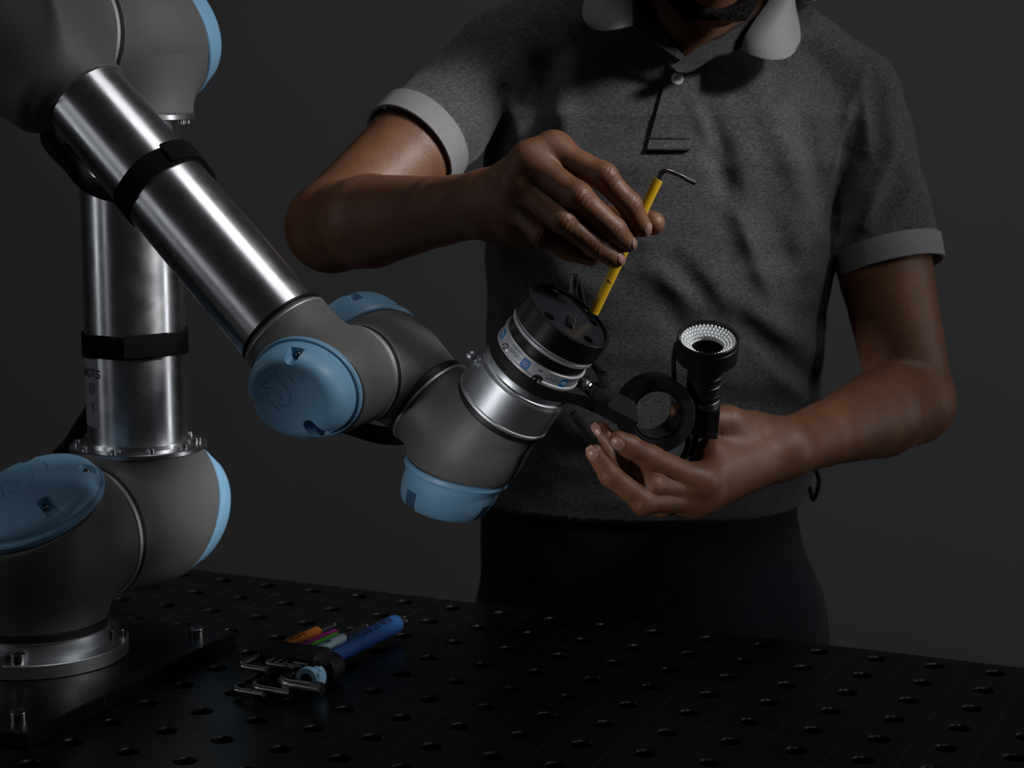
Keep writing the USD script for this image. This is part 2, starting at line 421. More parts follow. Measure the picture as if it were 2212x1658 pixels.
# base flange with its four bolts
zf = 0.012932
fl = lathe([(0, zf), (.0737, zf), (.0745, zf + .0008), (.0745, zf + .0112), (.0737, zf + .012), (0, zf + .012)], frame([Bp[0], Bp[1], 0], UPZ), 128)
boss = lathe([(0, zf + .010), (.060, zf + .010), (.0595, zf + .019), (.0585, zf + .024), (.0600, zf + .0245), (.0600, zf + .0255), (0, zf + .0255)], frame([Bp[0], Bp[1], 0], UPZ), 128)
lx = nrm([-.35, -.94, 0]); ly = np.cross(UPZ, lx)
lug_ang = [math.radians(q) for q in np.linspace(183, 262, 20)]
poly = [(.050 * math.cos(q), .050 * math.sin(q)) for q in lug_ang] + [(.0745 * math.cos(q), .0745 * math.sin(q)) for q in lug_ang[::-1]]
base_ring = trimesh.creation.extrude_polygon(Polygon(poly).buffer(.0006).buffer(-.0006), .0085); base_ring.apply_translation([Bp[0], Bp[1], zf + .0115])
poly = [(-q[0] * .9, -q[1] * .9) for q in poly]
lug2 = trimesh.creation.extrude_polygon(Polygon(poly), .0085); lug2.apply_translation([Bp[0], Bp[1], zf + .0115])
base_ring = [base_ring, lug2]
part('base_flange', [fl, boss] + base_ring, m_alu_dull, arm, smooth=30, label='machined aluminium base flange')
for k in range(4):
    a = math.radians(5.8 - 90 * k - (6 if k == 1 else 0))
    P = np.array([Bp[0] + .066 * math.cos(a), Bp[1] + .066 * math.sin(a), zf + .0115])
    h = cyl(P, UPZ, .0066, .0088, 32, .0009)
    hx = trimesh.creation.cylinder(.0034, .012, sections=6); hx.apply_translation(P + UPZ * .0105)
    part('base_bolt', trimesh.boolean.difference([h, hx], engine='manifold'), m_steel, arm, smooth=25, label='bright socket head bolt')

TILT = math.radians(23.4)
LOGO_PX = [[(558, 832), (601, 781), (605, 777)], [(591, 814), (592, 803), (601, 795), (613, 797), (634, 819)], [(598, 814), (600, 807), (605, 804)],
           [(601, 817), (621, 840), (627, 852), (627, 866), (620, 876), (610, 879), (601, 872)], [(565, 845), (589, 846), (601, 849), (607, 866)], [(569, 852), (601, 888)],
           [(559, 835), (590, 835)]]
LOGO = []          # filled from the wrist cap, in units of the cap radius
def cap(C, a, h, R, z0, hd, angles, logo_rot=None, face_r=.60, wedge=.17, logo_px=None, expo=.9, pocket=.5):
    """Joint cap: sits on the tilted end face. a: outward joint axis, h: direction the face leans to."""
    nc = nrm(math.cos(TILT) * a + math.sin(TILT) * h); O = C + a * z0 + nc * .0012
    fr_ = frame(O, nc, h); dz = nrm(a + nc); fr_[:3, 2] = dz; sx = 1 / math.cos(TILT)   # the dome rises along the joint axis
    gk = lathe([(0, -.003), (R * .985, -.003), (R * .985, .0010), (0, .0010)], np.eye(4), 96); v = gk.vertices.copy(); v[:, 0] *= sx; gk.vertices = v; gk.apply_transform(fr_)
    part('cap_gasket', gk, m_seal, arm, smooth=30)
    R1 = R + .0012
    pr = [(0, -.001), (R1 - .001, -.001), (R1, 0), (R1 + .0004, .0035), (R1 - .0006, .0050), (R * .968, .0054), (R * .958, .0066)]
    wall_top = hd
    for t in np.linspace(0, 1, 14):
        ang = t * math.pi / 2
        rr = R * (face_r + (.955 - face_r) * math.cos(ang) ** expo); zz = .0072 + (wall_top - .0072) * math.sin(ang) ** 1.0
        pr.append((rr, zz))
    pr += [(R * face_r * .6, wall_top + .0004), (0, wall_top + .0006)]
    solid = m3.Manifold.revolve(m3.CrossSection([np.array(pr)]), 112)
    screws = []
    for ang in angles:
        ang, rpk = ang if isinstance(ang, tuple) else (ang, .74)
        c, s = math.cos(ang), math.sin(ang); rad, tan = np.array([c, s]), np.array([-s, c]); rp = R * rpk; wpk = R * .105
        zlo = hd * pocket
        pts = []
        for q in np.linspace(0, 2 * np.pi, 14)[:-1]:
            for zz in (zlo, hd * 1.6):
                e = rad * (rp + wpk * math.cos(q)) + tan * wpk * math.sin(q) * (1.0 if zz == zlo else 1.15)
                pts.append((*e, zz))
        for sg in (-1, 1):
            for zz in (zlo + .001, hd * 1.6):
                pts.append((*(rad * R * 1.0 + tan * sg * R * wedge), zz))
        solid = solid - m3.Manifold.hull_points(np.array(pts))
        screws.append((rad * rp, zlo, ang))
    t = to_tm(solid); v = t.vertices.copy(); v[:, 0] *= sx; t.vertices = v; t.apply_transform(fr_)
    cp = part('joint_cap', t, m_blue, arm, smooth=32, label='light blue plastic joint cap')
    for (e, zlo, ang) in screws:
        P = fr_ @ np.array([e[0] * sx, e[1], zlo - .0005, 1]); rs = R * .07
        hd_ = lathe([(0, 0), (rs, 0), (rs, rs * .5), (rs * .8, rs * .95), (rs * .45, rs * 1.15), (0, rs * 1.18)], frame(P[:3], nc), 24)
        hx = trimesh.creation.cylinder(rs * .42, rs * 1.4, sections=6); hx.apply_transform(frame(P[:3] + nc * rs * 1.2, nc))
        part('cap_screw', trimesh.boolean.difference([hd_, hx], engine='manifold'), m_dsteel, cp, smooth=35, label='small dark domed hex screw')
    if logo_px is not None:
        inv = np.linalg.inv(fr_)
        for line in logo_px:
            L = []
            for q in line:
                P = onp(*q, O + dz * hd, nc); l = inv @ np.append(P, 1); L.append((l[0] / R / sx, l[1] / R))
            LOGO.append(np.array(L))
    if logo_rot is not None:
        c, s = math.cos(logo_rot), math.sin(logo_rot); lines = []
        for L in LOGO:
            q = L @ np.array([[c, s], [-s, c]]) * R
            q = smoothpath(np.c_[q * .92, np.zeros(len(q))], 6)
            prf = np.array(pr[8:]); rq = np.hypot(q[:, 0] , q[:, 1]); k_ = rq < R * .86; q[:, 0] *= sx
            q[:, 2] = np.interp(rq, prf[::-1, 0], prf[::-1, 1]) - .0001; q = q[k_]
            if len(q) > 2:
                lines.append(tube((fr_ @ np.c_[q, np.ones(len(q))].T).T[:, :3], .00042, 6, 0))
        part('embossed_emblem', lines, m_blue_dk, cp, smooth=True)
    return cp
def angles_px(C, a, h, z0, hd, pts, RR):
    nc = nrm(math.cos(TILT) * a + math.sin(TILT) * h); fr_ = frame(C + a * z0, nc, h); fr_[:3, 2] = nrm(a + nc); inv = np.linalg.inv(fr_)
    out = []
    for q in pts:
        l = inv @ np.append(onp(*q, C + a * z0 + nrm(a + nc) * hd * .62, nc), 1); out.append((math.atan2(l[1], l[0] * math.cos(TILT)), min(.80, max(.6, math.hypot(l[0] * math.cos(TILT), l[1]) / RR))))
    return out

def housing(name, C, a_out, out_len, b, b_len, R, Rb, z0, res, fillet, h_cap=True):
    """Cast joint body: a cylinder along the joint axis with a side branch, cut by the leaning cap face."""
    a = -nrm(a_out); h = -nrm(b)
    nc = nrm(math.cos(TILT) * a + math.sin(TILT) * h); O = C + a * z0
    f1 = scyl(C, a_out, R, -R * 1.9, out_len, .0012); f2_ = scyl(C, b, Rb, -R * .1, b_len, .0012)
    ball = sell(C, (R, R, R))
    def fn(p):
        d = smin(f1(p), np.minimum(f2_(p), ball(p)), fillet)
        return smax(d, (p - O) @ nc, .002)
    E = R + max(out_len, b_len) + R
    pts = np.array([C + a_out * out_len, C + a * (z0 + R * .6), C + b * b_len])
    lo, hi = pts.min(0) - R * 1.25, pts.max(0) + R * 1.25
    V, T, N = surface(fn, lo, hi, res)
    return part(name, (V, T), m_house, arm, normals=N)
def seal(C, d, k, R, silver=True):
    """Black rubber seal and bright ring where two joint bodies meet (at C + d*k, d towards the driven side)."""
    part('joint_seal', ring(C + d * k, d, R * .55, R * 1.006, .0056, 96, .0006), m_seal, arm, smooth=40)
    if silver:
        part('joint_ring', ring(C + d * (k - .0046), d, R * .55, R * 1.016, .0048, 96, .0006), m_ring, arm, smooth=40, label='thin bright metal ring')

RB, RW = .0582, .0378
# shoulder
part('base_seal', ring([Bp[0], Bp[1], zf + .0255], UPZ, .03, .0578, .0058, 96), m_seal, arm)
housing('shoulder_housing', Sp, -UPZ, Sp[2] - (zf + .0310), s_, .0655, RB, RB, .035, .0020, .020)
seal(Sp, s_, .0683, RB)
# upper arm lower joint
housing('upper_arm_housing', A0, -s_, .0625, UPZ, .0635, RB, RB, .035, .0020, .020)
part('tube_flange', lathe([(.030, .063), (.0590, .063), (.0600, .0638), (.0600, .0670), (.0590, .0678), (.0470, .0682), (.0462, .0720), (.030, .0720), (.030, .063)], frame(A0, UPZ), 112), m_alu, arm, smooth=30)
for k in range(10):
    a = 2 * math.pi * k / 10 + .35
    P = A0 + UPZ * .0676 + .0530 * (math.cos(a) * s_ + math.sin(a) * p_)
    part('flange_bolt', cyl(P, UPZ, .0026, .0042, 16, .0004), m_steel, arm, smooth=25)
TR = .0437
vt = part('upper_arm_tube', lathe([(.030, .068), (TR, .068), (TR, .3555), (.030, .3555), (.030, .068)], frame(A0, UPZ), 160), m_tube_v, arm, smooth=30, label='brushed aluminium upright tube')
part('tube_flange', lathe([(.030, -.0740), (.0440, -.0740), (.0555, -.0738), (.0565, -.0730), (.0565, -.0690), (.0555, -.0682), (.030, -.0682), (.030, -.0740)], frame(El, UPZ), 112), m_alu, arm, smooth=30)
for k in range(10):
    a = 2 * math.pi * k / 10 + .1
    P = El - UPZ * .0778 + .0505 * (math.cos(a) * s_ + math.sin(a) * p_)
    part('flange_bolt', cyl(P, UPZ, .0026, .0042, 16, .0004), m_steel, arm, smooth=25)
housing('elbow_housing', El, -s_, .0705, -UPZ, .0690, RB, .0555, .035, .0020, .022)
seal(Fo, s_, .0435, RB)
# forearm: cast elbow bend, tube, wrist
mq = nrm(np.cross(s_, fd)); mq = mq if mq[2] < 0 else -mq      # below the sloping tube
fo1 = scyl(Fo, s_, RB, -.030, .0460, .004); fo4 = sell(Fo - s_ * .006, (.053, .053, .053))
fo2 = scyl(Fo + mq * .011 - s_ * .010, fd, .0385, -.05, .071, .010); fo3 = scyl(Fo, fd, .0365, .03, .0800, .0012)
def fofn(p):
    d = smin(smin(fo1(p), fo4(p), .02), fo2(p), .035); d = smin(d, fo3(p), .010)
    return smax(d, (p - Fo) @ s_ - .0412, .001)
pts = np.array([Fo - s_ * .06, Fo + s_ * .045, Fo + fd * .1])
V, T, N = surface(fofn, pts.min(0) - .07, pts.max(0) + .07, .0021)
part('forearm_housing', (V, T), m_house, arm, normals=N)
FR0, FR1 = .0335, .0362
ftube = part('forearm_tube', lathe([(.024, .060), (FR0, .060), (FR0 + .0004, .0606), (FR1, .3310), (.024, .3310), (.024, .060)], frame(Fo, fd), 160), m_tube_f, arm, smooth=30, label='brushed aluminium sloping tube')
part('joint_ring', ring(Fo + fd * .3308, fd, .02, FR1 + .0006, .0022, 96, .0004), m_black, arm)
part('joint_seal', ring(Fo + fd * .3328, fd, .02, FR1 - .0002, .0042, 96, .0004), m_seal, arm)
part('joint_ring', ring(Fo + fd * .3368, fd, .02, RW + .0001, .0020, 96, .0005), m_ring, arm, label='thin bright metal ring')
ZW, HW = .024, .0315
housing('wrist_housing', W1, s_, .0370, -fd, .0538, RW, RW, ZW, .0014, .012)
seal(W1, s_, .0395, RW)
housing('wrist_housing', W2, w2, .0360, -s_, .0480, RW, RW, ZW, .0014, .012)
part('joint_seal', ring(W2 + w2 * .0360, w2, .02, RW * 1.02, .0062, 96, .0005), m_seal, arm)
part('joint_ring', ring(W2 + w2 * .0418, w2, .02, RW * 1.035, .0030, 96, .0006), m_ring, arm, label='thin bright metal ring')
housing('wrist_housing', W3, tl, .0385, -w2, .0508, RW, RW, ZW, .0014, .012)
part('joint_seal', ring(W3 + tl * .0385, tl, .02, RW * 1.01, .0056, 96, .0006), m_seal, arm)
part('joint_ring', ring(W3 + tl * .0436, tl, .02, RW * 1.055, .0032, 96, .0006), m_ring, arm, label='thin bright metal ring')
part('tool_flange', lathe([(0, .0462), (.0384, .0462), (.0390, .0468), (.0390, .0706), (.0383, .0725), (.0376, .0735), (.0372, .0752), (.0355, .0760), (.0350, .0800), (.0340, .0816), (0, .0816)], frame(W3, tl), 128), m_alu_dull, arm, smooth=28, label='silver tool flange')
# caps
wa = angles_px(W1, -s_, fd, ZW, HW, [(641, 749), (683, 905), (552, 861)], RW)
cap(W1, -s_, fd, RW, ZW, HW, wa, logo_rot=0.0, logo_px=LOGO_PX, face_r=.60, expo=.72, wedge=.15)
rel = [q for q in wa]
cap(W2, -w2, s_, RW, ZW, HW, rel, logo_rot=0.4, face_r=.60, expo=.72, wedge=.15)
cap(W3, -tl, w2, RW, ZW, .0385, [(q[0] + 2.3, q[1]) for q in rel], logo_rot=0.4, face_r=.60, expo=.72, wedge=.15)
ba_ = angles_px(Sp, UPZ, -s_, .035, .024, [(86, 1083), (205, 1013), (60, 995)], RB)
cap(Sp, UPZ, -s_, RB, .035, .0195, ba_, logo_rot=1.1, wedge=.09, pocket=.62)
sa_ = [math.radians(q) for q in (150, 30, -90)]
cap(A0, s_, -UPZ, RB, .035, .0330, [math.radians(q) for q in (205, 85, -35)], logo_rot=0.0, face_r=.62, expo=.72)
cap(El, s_, UPZ, RB, .035, .0350, [math.radians(q) for q in (155, 35, -85)], logo_rot=0.0, face_r=.62, expo=.72)
# locking pin on the tool flange
kd = nrm(onp(1013, 782, W3 + tl * .064, tl) - (W3 + tl * .064))
kp = W3 + tl * .066 + kd * .036
part('connector_cap', lathe([(0, 0), (.0047, 0), (.0047, .0045), (.0040, .0050), (.0040, .0060), (.0046, .0066), (.0049, .009), (.0046, .0115), (.0035, .0135), (.0018, .0145), (0, .0148)], frame(kp, nrm(kd * .9 + tl * .35)), 40), m_alu_dull, arm, smooth=40, label='round silver knob')
# warning label on the upright tube
def wrap(mesh2d, axis_o, axis, out_dir, r, up=1.0):
    """Bends a flat mesh (x right, y up, z out, metres) round a cylinder; x = 0 faces out_dir, y runs along up*axis."""
    t = to_tm(mesh2d); v = t.vertices; axis = nrm(axis); o = nrm(out_dir - (out_dir @ axis) * axis); upv = axis * up; rt = np.cross(upv, o)
    a = v[:, 0] / r; rad = r + v[:, 2]
    t.vertices = axis_o + v[:, 1:2] * upv + rad[:, None] * (np.cos(a)[:, None] * o + np.sin(a)[:, None] * rt); return t
def gridquad(w, h, th, nx=16):
    x = np.linspace(-w / 2, w / 2, nx); P = np.array([[(q, y, th / 2) for y in (-h / 2, h / 2)] for q in x]); return ribbon_grid(P, th)
m_label = mat('label_film', (.30, .31, .34), .5, spec=.3)
od = nrm(nrm(EYE * [1, 1, 0] - A0 * [1, 1, 0]) * .5 + np.array([-1., 0, 0]) * .95)
lz = (.4941 - .4941) ; lb = A0 + UPZ * .118
st = part('label_sticker', wrap(gridquad(.034, .062, .0003), lb, UPZ, od, TR), m_label, vt, smooth=True, label='grey label strip with dark lettering')
def txt(s, hgt, dx, dy, bold=True, rot=0):
    t = meshkit.text_mesh(s, hgt, .00015, bold); t.apply_translation([-(t.bounds[0, 0] + t.bounds[1, 0]) / 2, -hgt / 2, 0])
    if rot:
        t.apply_transform(trimesh.transformations.rotation_matrix(rot, [0, 0, 1]))
    t.apply_translation([dx, dy, .0003]); return t.subdivide()
circ = lathe([(.0040, 0), (.0050, 0), (.0050, .00015), (.0040, .00015), (.0040, 0)], frame([.0085, .003, .0003], UPZ), 32)
bar = trimesh.creation.box((.022, .0016, .00015), transform=trimesh.transformations.translation_matrix((.002, .0285, .0004)))
part('label_print', [wrap(q, lb, UPZ, od, TR) for q in (txt('ROBOTS', .0072, 0.0005, .0165), circ, txt('R', .004, .0085, .003), txt('UR', .0042, .0095, -.013, True, math.pi / 2), bar)], m_dark_print, st, smooth=False)

# ------------------------------------------------------------------ straps and arm cable
def strap(name, label, C, d, r, width, tail, t0, tails):
    """Hook and loop band: a closed band plus an overlapping end that stands off."""
    th = .0024
    x = nrm(np.cross(d, [0.1, -1, .2])); y = np.cross(d, x)
    t = thing(name, label, 'strap', C)
    a = np.linspace(0, 2 * np.pi, 97); prof = []
    P = []
    for q in a:
        wob = .0006 * math.sin(5 * q)
        P.append([C + d * (w * width / 2 + wob) + (r + th / 2) * (math.cos(q) * x + math.sin(q) * y) for w in (-1, -.5, 0, .5, 1)])
    part('band', ribbon_grid(np.array(P), th), m_velcro, t, smooth=50)
    P = []
    for k, (ang, off, sh) in enumerate(tails):
        P.append([C + d * (w * width / 2 * .98 + sh) + (r + th * 1.5 + off) * (math.cos(ang) * x + math.sin(ang) * y) for w in (-1, -.5, 0, .5, 1)])
    part('loose_end', ribbon_grid(np.array(P), th), m_velcro, t, smooth=50)
    return t
sc = A0 + UPZ * .1585
def ang_of(C, d, px, py, r):
    x = nrm(np.cross(d, [0.1, -1, .2])); y = np.cross(d, x); v = at(px, py, C[1] - r * .6) - C
    return math.atan2(v @ y, v @ x)
strap('cable_strap', 'black fabric strap wrapped round the upright tube of the robot arm', sc, nrm(UPZ + np.array([-.02, 0, 0])), TR, .0200, 0, 0,
      [(ang_of(sc, UPZ, 345, 728, TR) - .05 * k * sgn, .0002 + max(0, k - 12) * .0004, .0016) for sgn in (1,) for k in range(0, 17)])
fc = Fo + fd * .1775
a1, a2 = ang_of(fc, fd, 350, 345, .03), ang_of(fc, fd, 440, 345, .03)
dl = (a2 - a1 + math.pi) % (2 * math.pi) - math.pi
strap('cable_strap', 'black fabric strap with loose end round the sloping tube of the robot arm', fc, nrm(fd + s_ * -.04), .0343, .0185, 0, 0,
      [(a1 + math.copysign(.105, dl) * k, .0003 + (max(0, k - 11) ** 1.5) * .0007, -.0012 + max(0, k - 10) * .0004) for k in range(0, 19)])
mdir = nrm(np.cross(s_, fd))
if mdir[2] > 0:
    mdir = -mdir                       # below the sloping tube
b1 = -nrm(EYE - A0) * np.array([1, 1, 0]); b1 = nrm(b1 + np.array([-.55, 0, 0]))
cb = [np.array([-.48, 1.88, .0095]), np.array([-.455, 1.86, .0095]), np.array([-.436, 1.825, .05]), at(120, 1010, 1.79), at(158, 950, 1.79), A0 + UPZ * .12 + b1 * .053, A0 + UPZ * .1585 + b1 * .0525, A0 + UPZ * .24 + b1 * .055, A0 + UPZ * .33 + b1 * .065,
      at(150, 330, 1.70), at(108, 286, 1.645), at(112, 312, 1.62), at(150, 352, 1.612), at(205, 405, 1.612), Fo + fd * .1775 + mdir * .030 + s_ * .030, Fo + fd * .24 + mdir * .028 + s_ * .036, Fo + fd * .33 + mdir * .030 + s_ * .045,
      at(690, 880, 1.54), at(780, 928, 1.545), at(860, 942, 1.55), at(930, 925, 1.565), at(1010, 890, 1.58), at(1100, 800, 1.575), at(1180, 720, 1.56)]
cable = thing('arm_cable', 'black cable strapped along the back of the robot arm', 'cable', cb[0])
part('cable', [tube(cb, .0072, 14, 8)], m_rubber, cable, smooth=True)

# ------------------------------------------------------------------ force sensor and tool changer on the flange
sensor = thing('force_sensor', 'silver and black round force sensor with blue logos on the tool flange', 'sensor', W3 + tl * .0816)
FS = frame(W3, tl)
band = part('sensor_band', lathe([(0, .0917), (.0352, .0917), (.0360, .0923), (.0360, .0942), (.0350, .0950), (.0350, .1022), (.0353, .1030), (.0358, .1036), (.0358, .1047), (.0350, .1053), (0, .1053)], FS, 128), m_band, sensor, smooth=30, label='silver sensor band with logos')
part('sensor_upper_ring', lathe([(0, .1053), (.0338, .1053), (.0338, .1138), (0, .1138)], FS, 128), m_black, sensor, smooth=30)
part('sensor_top_ring', lathe([(0, .1138), (.0352, .1138), (.0358, .1144), (.0358, .1166), (.0346, .1176), (.0346, .1191), (0, .1191)], FS, 128), m_band, sensor, smooth=30)
FZ = .1345
disc_m = (lathe([(0, .1191), (.0360, .1191), (.0366, .1198), (.0366, .1368), (.0360, .1375), (.0342, .1375), (.0338, .1370), (.0336, FZ), (0, FZ)], FS, 128))
Pz = W3 + tl * FZ
def spot(px, py):
    return onp(px, py, Pz, tl)
mq_ = lambda t_: m3.Manifold(m3.Mesh(np.array(t_.vertices, np.float32), np.array(t_.faces, np.uint32)))
disc_m.merge_vertices(); dm = mq_(disc_m)
HOLES = (((1186, 683), .0045), ((1270, 733), .0042), ((1281, 696), .0040), ((1190, 630), .0060))
for q_, rr in HOLES:
    c_ = cyl(spot(*q_) - tl * .006, tl, rr, .012, 40); c_.merge_vertices(); dm = dm - mq_(c_)
disc = part('tool_plate', dm, m_black, sensor, smooth=30, label='black round tool plate with raised rim')
face = trimesh.creation.extrude_polygon(Polygon([(.0334 * math.cos(q_), .0334 * math.sin(q_)) for q_ in np.linspace(0, 2 * np.pi, 97)[:-1]]), .0003); face.apply_transform(frame(Pz - tl * .0001, tl)); fm = mq_(face)
for q_, rr in HOLES:
    c_ = cyl(spot(*q_) - tl * .006, tl, rr + .0003, .012, 40); c_.merge_vertices(); fm = fm - mq_(c_)
part('plate_face', fm, mat('plate_face_dark', (.012, .013, .017), .27, spec=.6), disc, smooth=False)
for q_, rr in HOLES:
    part('bolt_head', cyl(spot(*q_) - tl * .0058, tl, rr * .78, .0025, 24, .0004), m_dsteel, disc)
xa = nrm(spot(1238, 672) - spot(1226, 722)); fq = frame(spot(1231, 698) + tl * .0008, tl, xa)
sock = part('contact_block', rbox((.0150, .0074, .0024), fq, .0006), m_gloss, disc)
for a in range(5):
    for b in range(3):
        l = fq @ np.array([(a - 2) * .0026, (b - 1) * .0021, .0008, 1])
        part('contact_pin', cyl(l[:3], tl, .00062, .0016, 10, .0002), m_steel, sock, smooth=30)
for px, py, kk in ((1198, 627, 0), (1215, 632, 1), (1256, 655, 1), (1268, 670, 0)):
    P = spot(px, py) + tl * .0002
    if kk:
        g = trimesh.creation.cylinder(.0013, .0003, sections=3)
    else:
        g = to_tm(lathe([(.0012, 0), (.0020, 0), (.0020, .0003), (.0012, .0003), (.0012, 0)], np.eye(4), 20))
    g.apply_transform(frame(P, tl, xa)); part('face_mark', g, m_white, disc, smooth=False, label='tiny white symbol')
for px, py in ((1193, 700), (1262, 741), (1225, 716), (1243, 682)):
    part('face_screw', cyl(spot(px, py), tl, .0011, .0006, 14, .0002), m_steel, disc)
# logos: reading upside down round the band
AX = W3
def outdir(px, py, r, k):
    """Direction from the axis to the point of the sensor band seen at this pixel."""
    d = nrm(ray(px, py)); o = EYE - (W3 + tl * k); dd = d - (d @ tl) * tl; oo = o - (o @ tl) * tl
    A, Bq, Cq = dd @ dd, 2 * dd @ oo, oo @ oo - r * r; disc_ = max(Bq * Bq - 4 * A * Cq, 0); t = (-Bq - math.sqrt(disc_)) / (2 * A)
    P = EYE + d * t; v = P - W3; return nrm(v - (v @ tl) * tl), v @ tl
def logo(px, py, scale=1.0, words=True):
    od_, k = outdir(px, py, .0350, .0985)
    o = W3 + tl * .0986
    rb = rbox((.0076, .0076, .0002), np.eye(4), .0019)
    sq = trimesh.creation.extrude_polygon(Polygon([(-.0036, -.0036), (.0036, -.0036), (.0036, .0036), (-.0036, .0036)]).buffer(-.0018).buffer(.0020), .00015)
    part('logo_roundel', wrap(sq.subdivide().subdivide(), o, tl, od_, .0350, -1.0), m_logo, band, smooth=False, label='blue rounded logo')
    t = meshkit.text_mesh('On', .0030, .00012, True); t.apply_translation([-(t.bounds[0, 0] + t.bounds[1, 0]) / 2, -.0015, .00017])
    part('logo_letters', wrap(t.subdivide(), o, tl, od_, .0350, -1.0), m_white, band, smooth=False)
    if words:
        t = meshkit.text_mesh('robot', .0037, .00012); t.apply_translation([.0046, -.0014, .00005])
        t2 = meshkit.text_mesh('FORCE SENSOR', .0009, .00012); t2.apply_translation([.0080, -.0043, .00005])
        part('logo_word', [wrap(t.subdivide(), o, tl, od_, .0350, -1.0), wrap(t2, o, tl, od_, .0350, -1.0)], m_grey_print, band, smooth=False)
logo(1133, 788); logo(1216, 830); logo(1088, 719, words=False)
od_, _ = outdir(1167, 805, .0350, .0985); t = meshkit.text_mesh('x+', .0024, .00012, True); t.apply_translation([-.001, -.001, .00005])
part('axis_mark', wrap(t.subdivide(), W3 + tl * .1012, tl, od_, .0350, -1.0), m_dark_print, band, smooth=False)
for px, py, dark in ((1090, 752, 0), (1157, 820, 1)):
    od_, k = outdir(px, py, .0355, .0955)
    o = W3 + tl * k + od_ * .0342
    if dark:
        b_ = part('side_screw', lathe([(0, 0), (.0045, 0), (.0045, .0018), (.0040, .0022), (.0020, .0016), (0, .0012)], frame(o, od_), 32), m_dsteel, band, smooth=30, label='dark side screw')
        hx = trimesh.creation.cylinder(.0016, .0006, sections=6); hx.apply_transform(frame(o + od_ * .0016, od_)); part('socket', hx, m_steel, b_, smooth=False)
    else:
        b_ = part('side_screw', lathe([(0, 0), (.0042, 0), (.0042, .0014), (.0036, .0017), (.0032, .0012), (.0018, .0012), (.0016, .0020), (0, .0020)], frame(o, od_), 32), m_alu, band, smooth=30, label='silver side screw')
        part('socket', cyl(o + od_ * .0012, od_, .0009, .0010, 6), m_seal, b_)
# cable connector on the sensor side
cdir = nrm(.80 * RIGHT - .46 * UPC - .2 * FWD); co = at(1256, 829, 1.487)
part('connector_base', cyl(co - cdir * .006, cdir, .0072, .007, 32, .0006), m_black, sensor)
nut = part('connector_nut', lathe([(0, .0012), (.0064, .0012), (.0068, .0018), (.0068, .0056), (.0060, .0062), (.0060, .0070), (.0056, .0080), (0, .0080)], frame(co, cdir), 14), m_steel, sensor, smooth=20, label='bright connector nut')
part('connector_body', lathe([(0, .008), (.0058, .008), (.0064, .009), (.0064, .0125), (.0058, .0130), (.0064, .0136), (.0068, .015), (.0066, .0235), (.0052, .0255), (0, .0258)], frame(co, cdir), 32), m_rubber, sensor, smooth=35)
ce = co + cdir * .0195
cpath = [ce, ce + UPC * .006, ce + UPC * .0155 - RIGHT * .001, at(1289, 795, 1.499), at(1276, 776, 1.515), at(1262, 740, 1.535), at(1258, 690, 1.548), at(1258, 650, 1.548), at(1250, 612, 1.54), at(1243, 600, 1.535)]
lead = thing('sensor_cable', 'thin black cable with ribbed plug curling behind the round sensor', 'cable', cpath[0])
part('cable', tube(cpath, [.0046, .0046, .0036, .0030, .0027, .0027, .0027, .0024, .0022, .0022], 14, 6), m_rubber, lead, smooth=True)
for k in range(6):
    P = ce + UPC * (.0075 + .0022 * k)
    part('strain_relief', ring(P, UPC, .001, .0050 - .0002 * k, .0012, 24, .0003), m_rubber, lead)
pa, pb = at(1236, 640, 1.540), at(1242, 594, 1.535)
part('plug_barrel', cyl(pa, pb - pa, .0034, np.linalg.norm(pb - pa), 28, .0005), m_steel, lead, smooth=30, label='bright metal plug barrel')

# ------------------------------------------------------------------ camera bracket
bk = thing('camera_bracket', 'black printed bracket with big round clamp ring beside the tool flange', 'bracket', W3 + tl * .087)
Pb = W3 + tl * .0867
inpl = lambda q: onp(*q, Pb, tl)
ring_b = m3.Manifold.cylinder(.0101, .0366, .0366, 128)
fb = frame(W3 + tl * .0816, tl)
inv = np.linalg.inv(fb)
loc = lambda q: (inv @ np.append(inpl(q), 1))[:2]
a_, b_, c_ = loc((1252, 858)), loc((1330, 905)), loc((1245, 905))
d1 = nrm(loc((1345, 888))); n1 = np.array([-d1[1], d1[0]])
outline = Polygon([d1 * .020 + n1 * .0300, d1 * .036 + n1 * .0210, d1 * .045 + n1 * .0165, d1 * .060 + n1 * .0150, d1 * .092 + n1 * .0150, d1 * .092 - n1 * .0150, d1 * .060 - n1 * .0150, d1 * .045 - n1 * .0165, d1 * .036 - n1 * .0210, d1 * .020 - n1 * .0300])
prism = m3.Manifold.extrude(m3.CrossSection([np.array(outline.exterior.coords)[:-1]]), .0101)
if prism.volume() < 1e-9:
    prism = m3.Manifold.extrude(m3.CrossSection([np.array(outline.exterior.coords)[:-1][::-1]]), .0101)
t = to_tm(ring_b + prism); t.apply_transform(fb)
part('clamp_plate', t, m_blackp, bk, smooth=35)
RC = inpl((1414, 890)); ra = nrm(np.array([.12, -.93, -.02]))
part('clamp_ring', lathe([(.0205, -.014), (.0290, -.014), (.0303, -.012), (.0303, .012), (.0290, .014), (.0216, .014), (.0200, .011), (.0198, -.012), (.0205, -.014)], frame(RC, ra), 96), m_blackp, bk, smooth=40)
part('ring_liner', lathe([(.0188, -.026), (.0199, -.026), (.0199, .0105), (.0192, .0108), (.0186, .0100), (.0186, -.0255), (.0188, -.026)], frame(RC, ra), 96), m_gloss, bk, smooth=40)
q0 = W3 + tl * .0867 + nrm(inpl((1345, 888)) - Pb) * .074
part('clamp_screw', cyl(RC + ra * .006 - RIGHT * .019 + UPC * .004, ra, .0020, .009, 20, .0004), m_dsteel, bk)
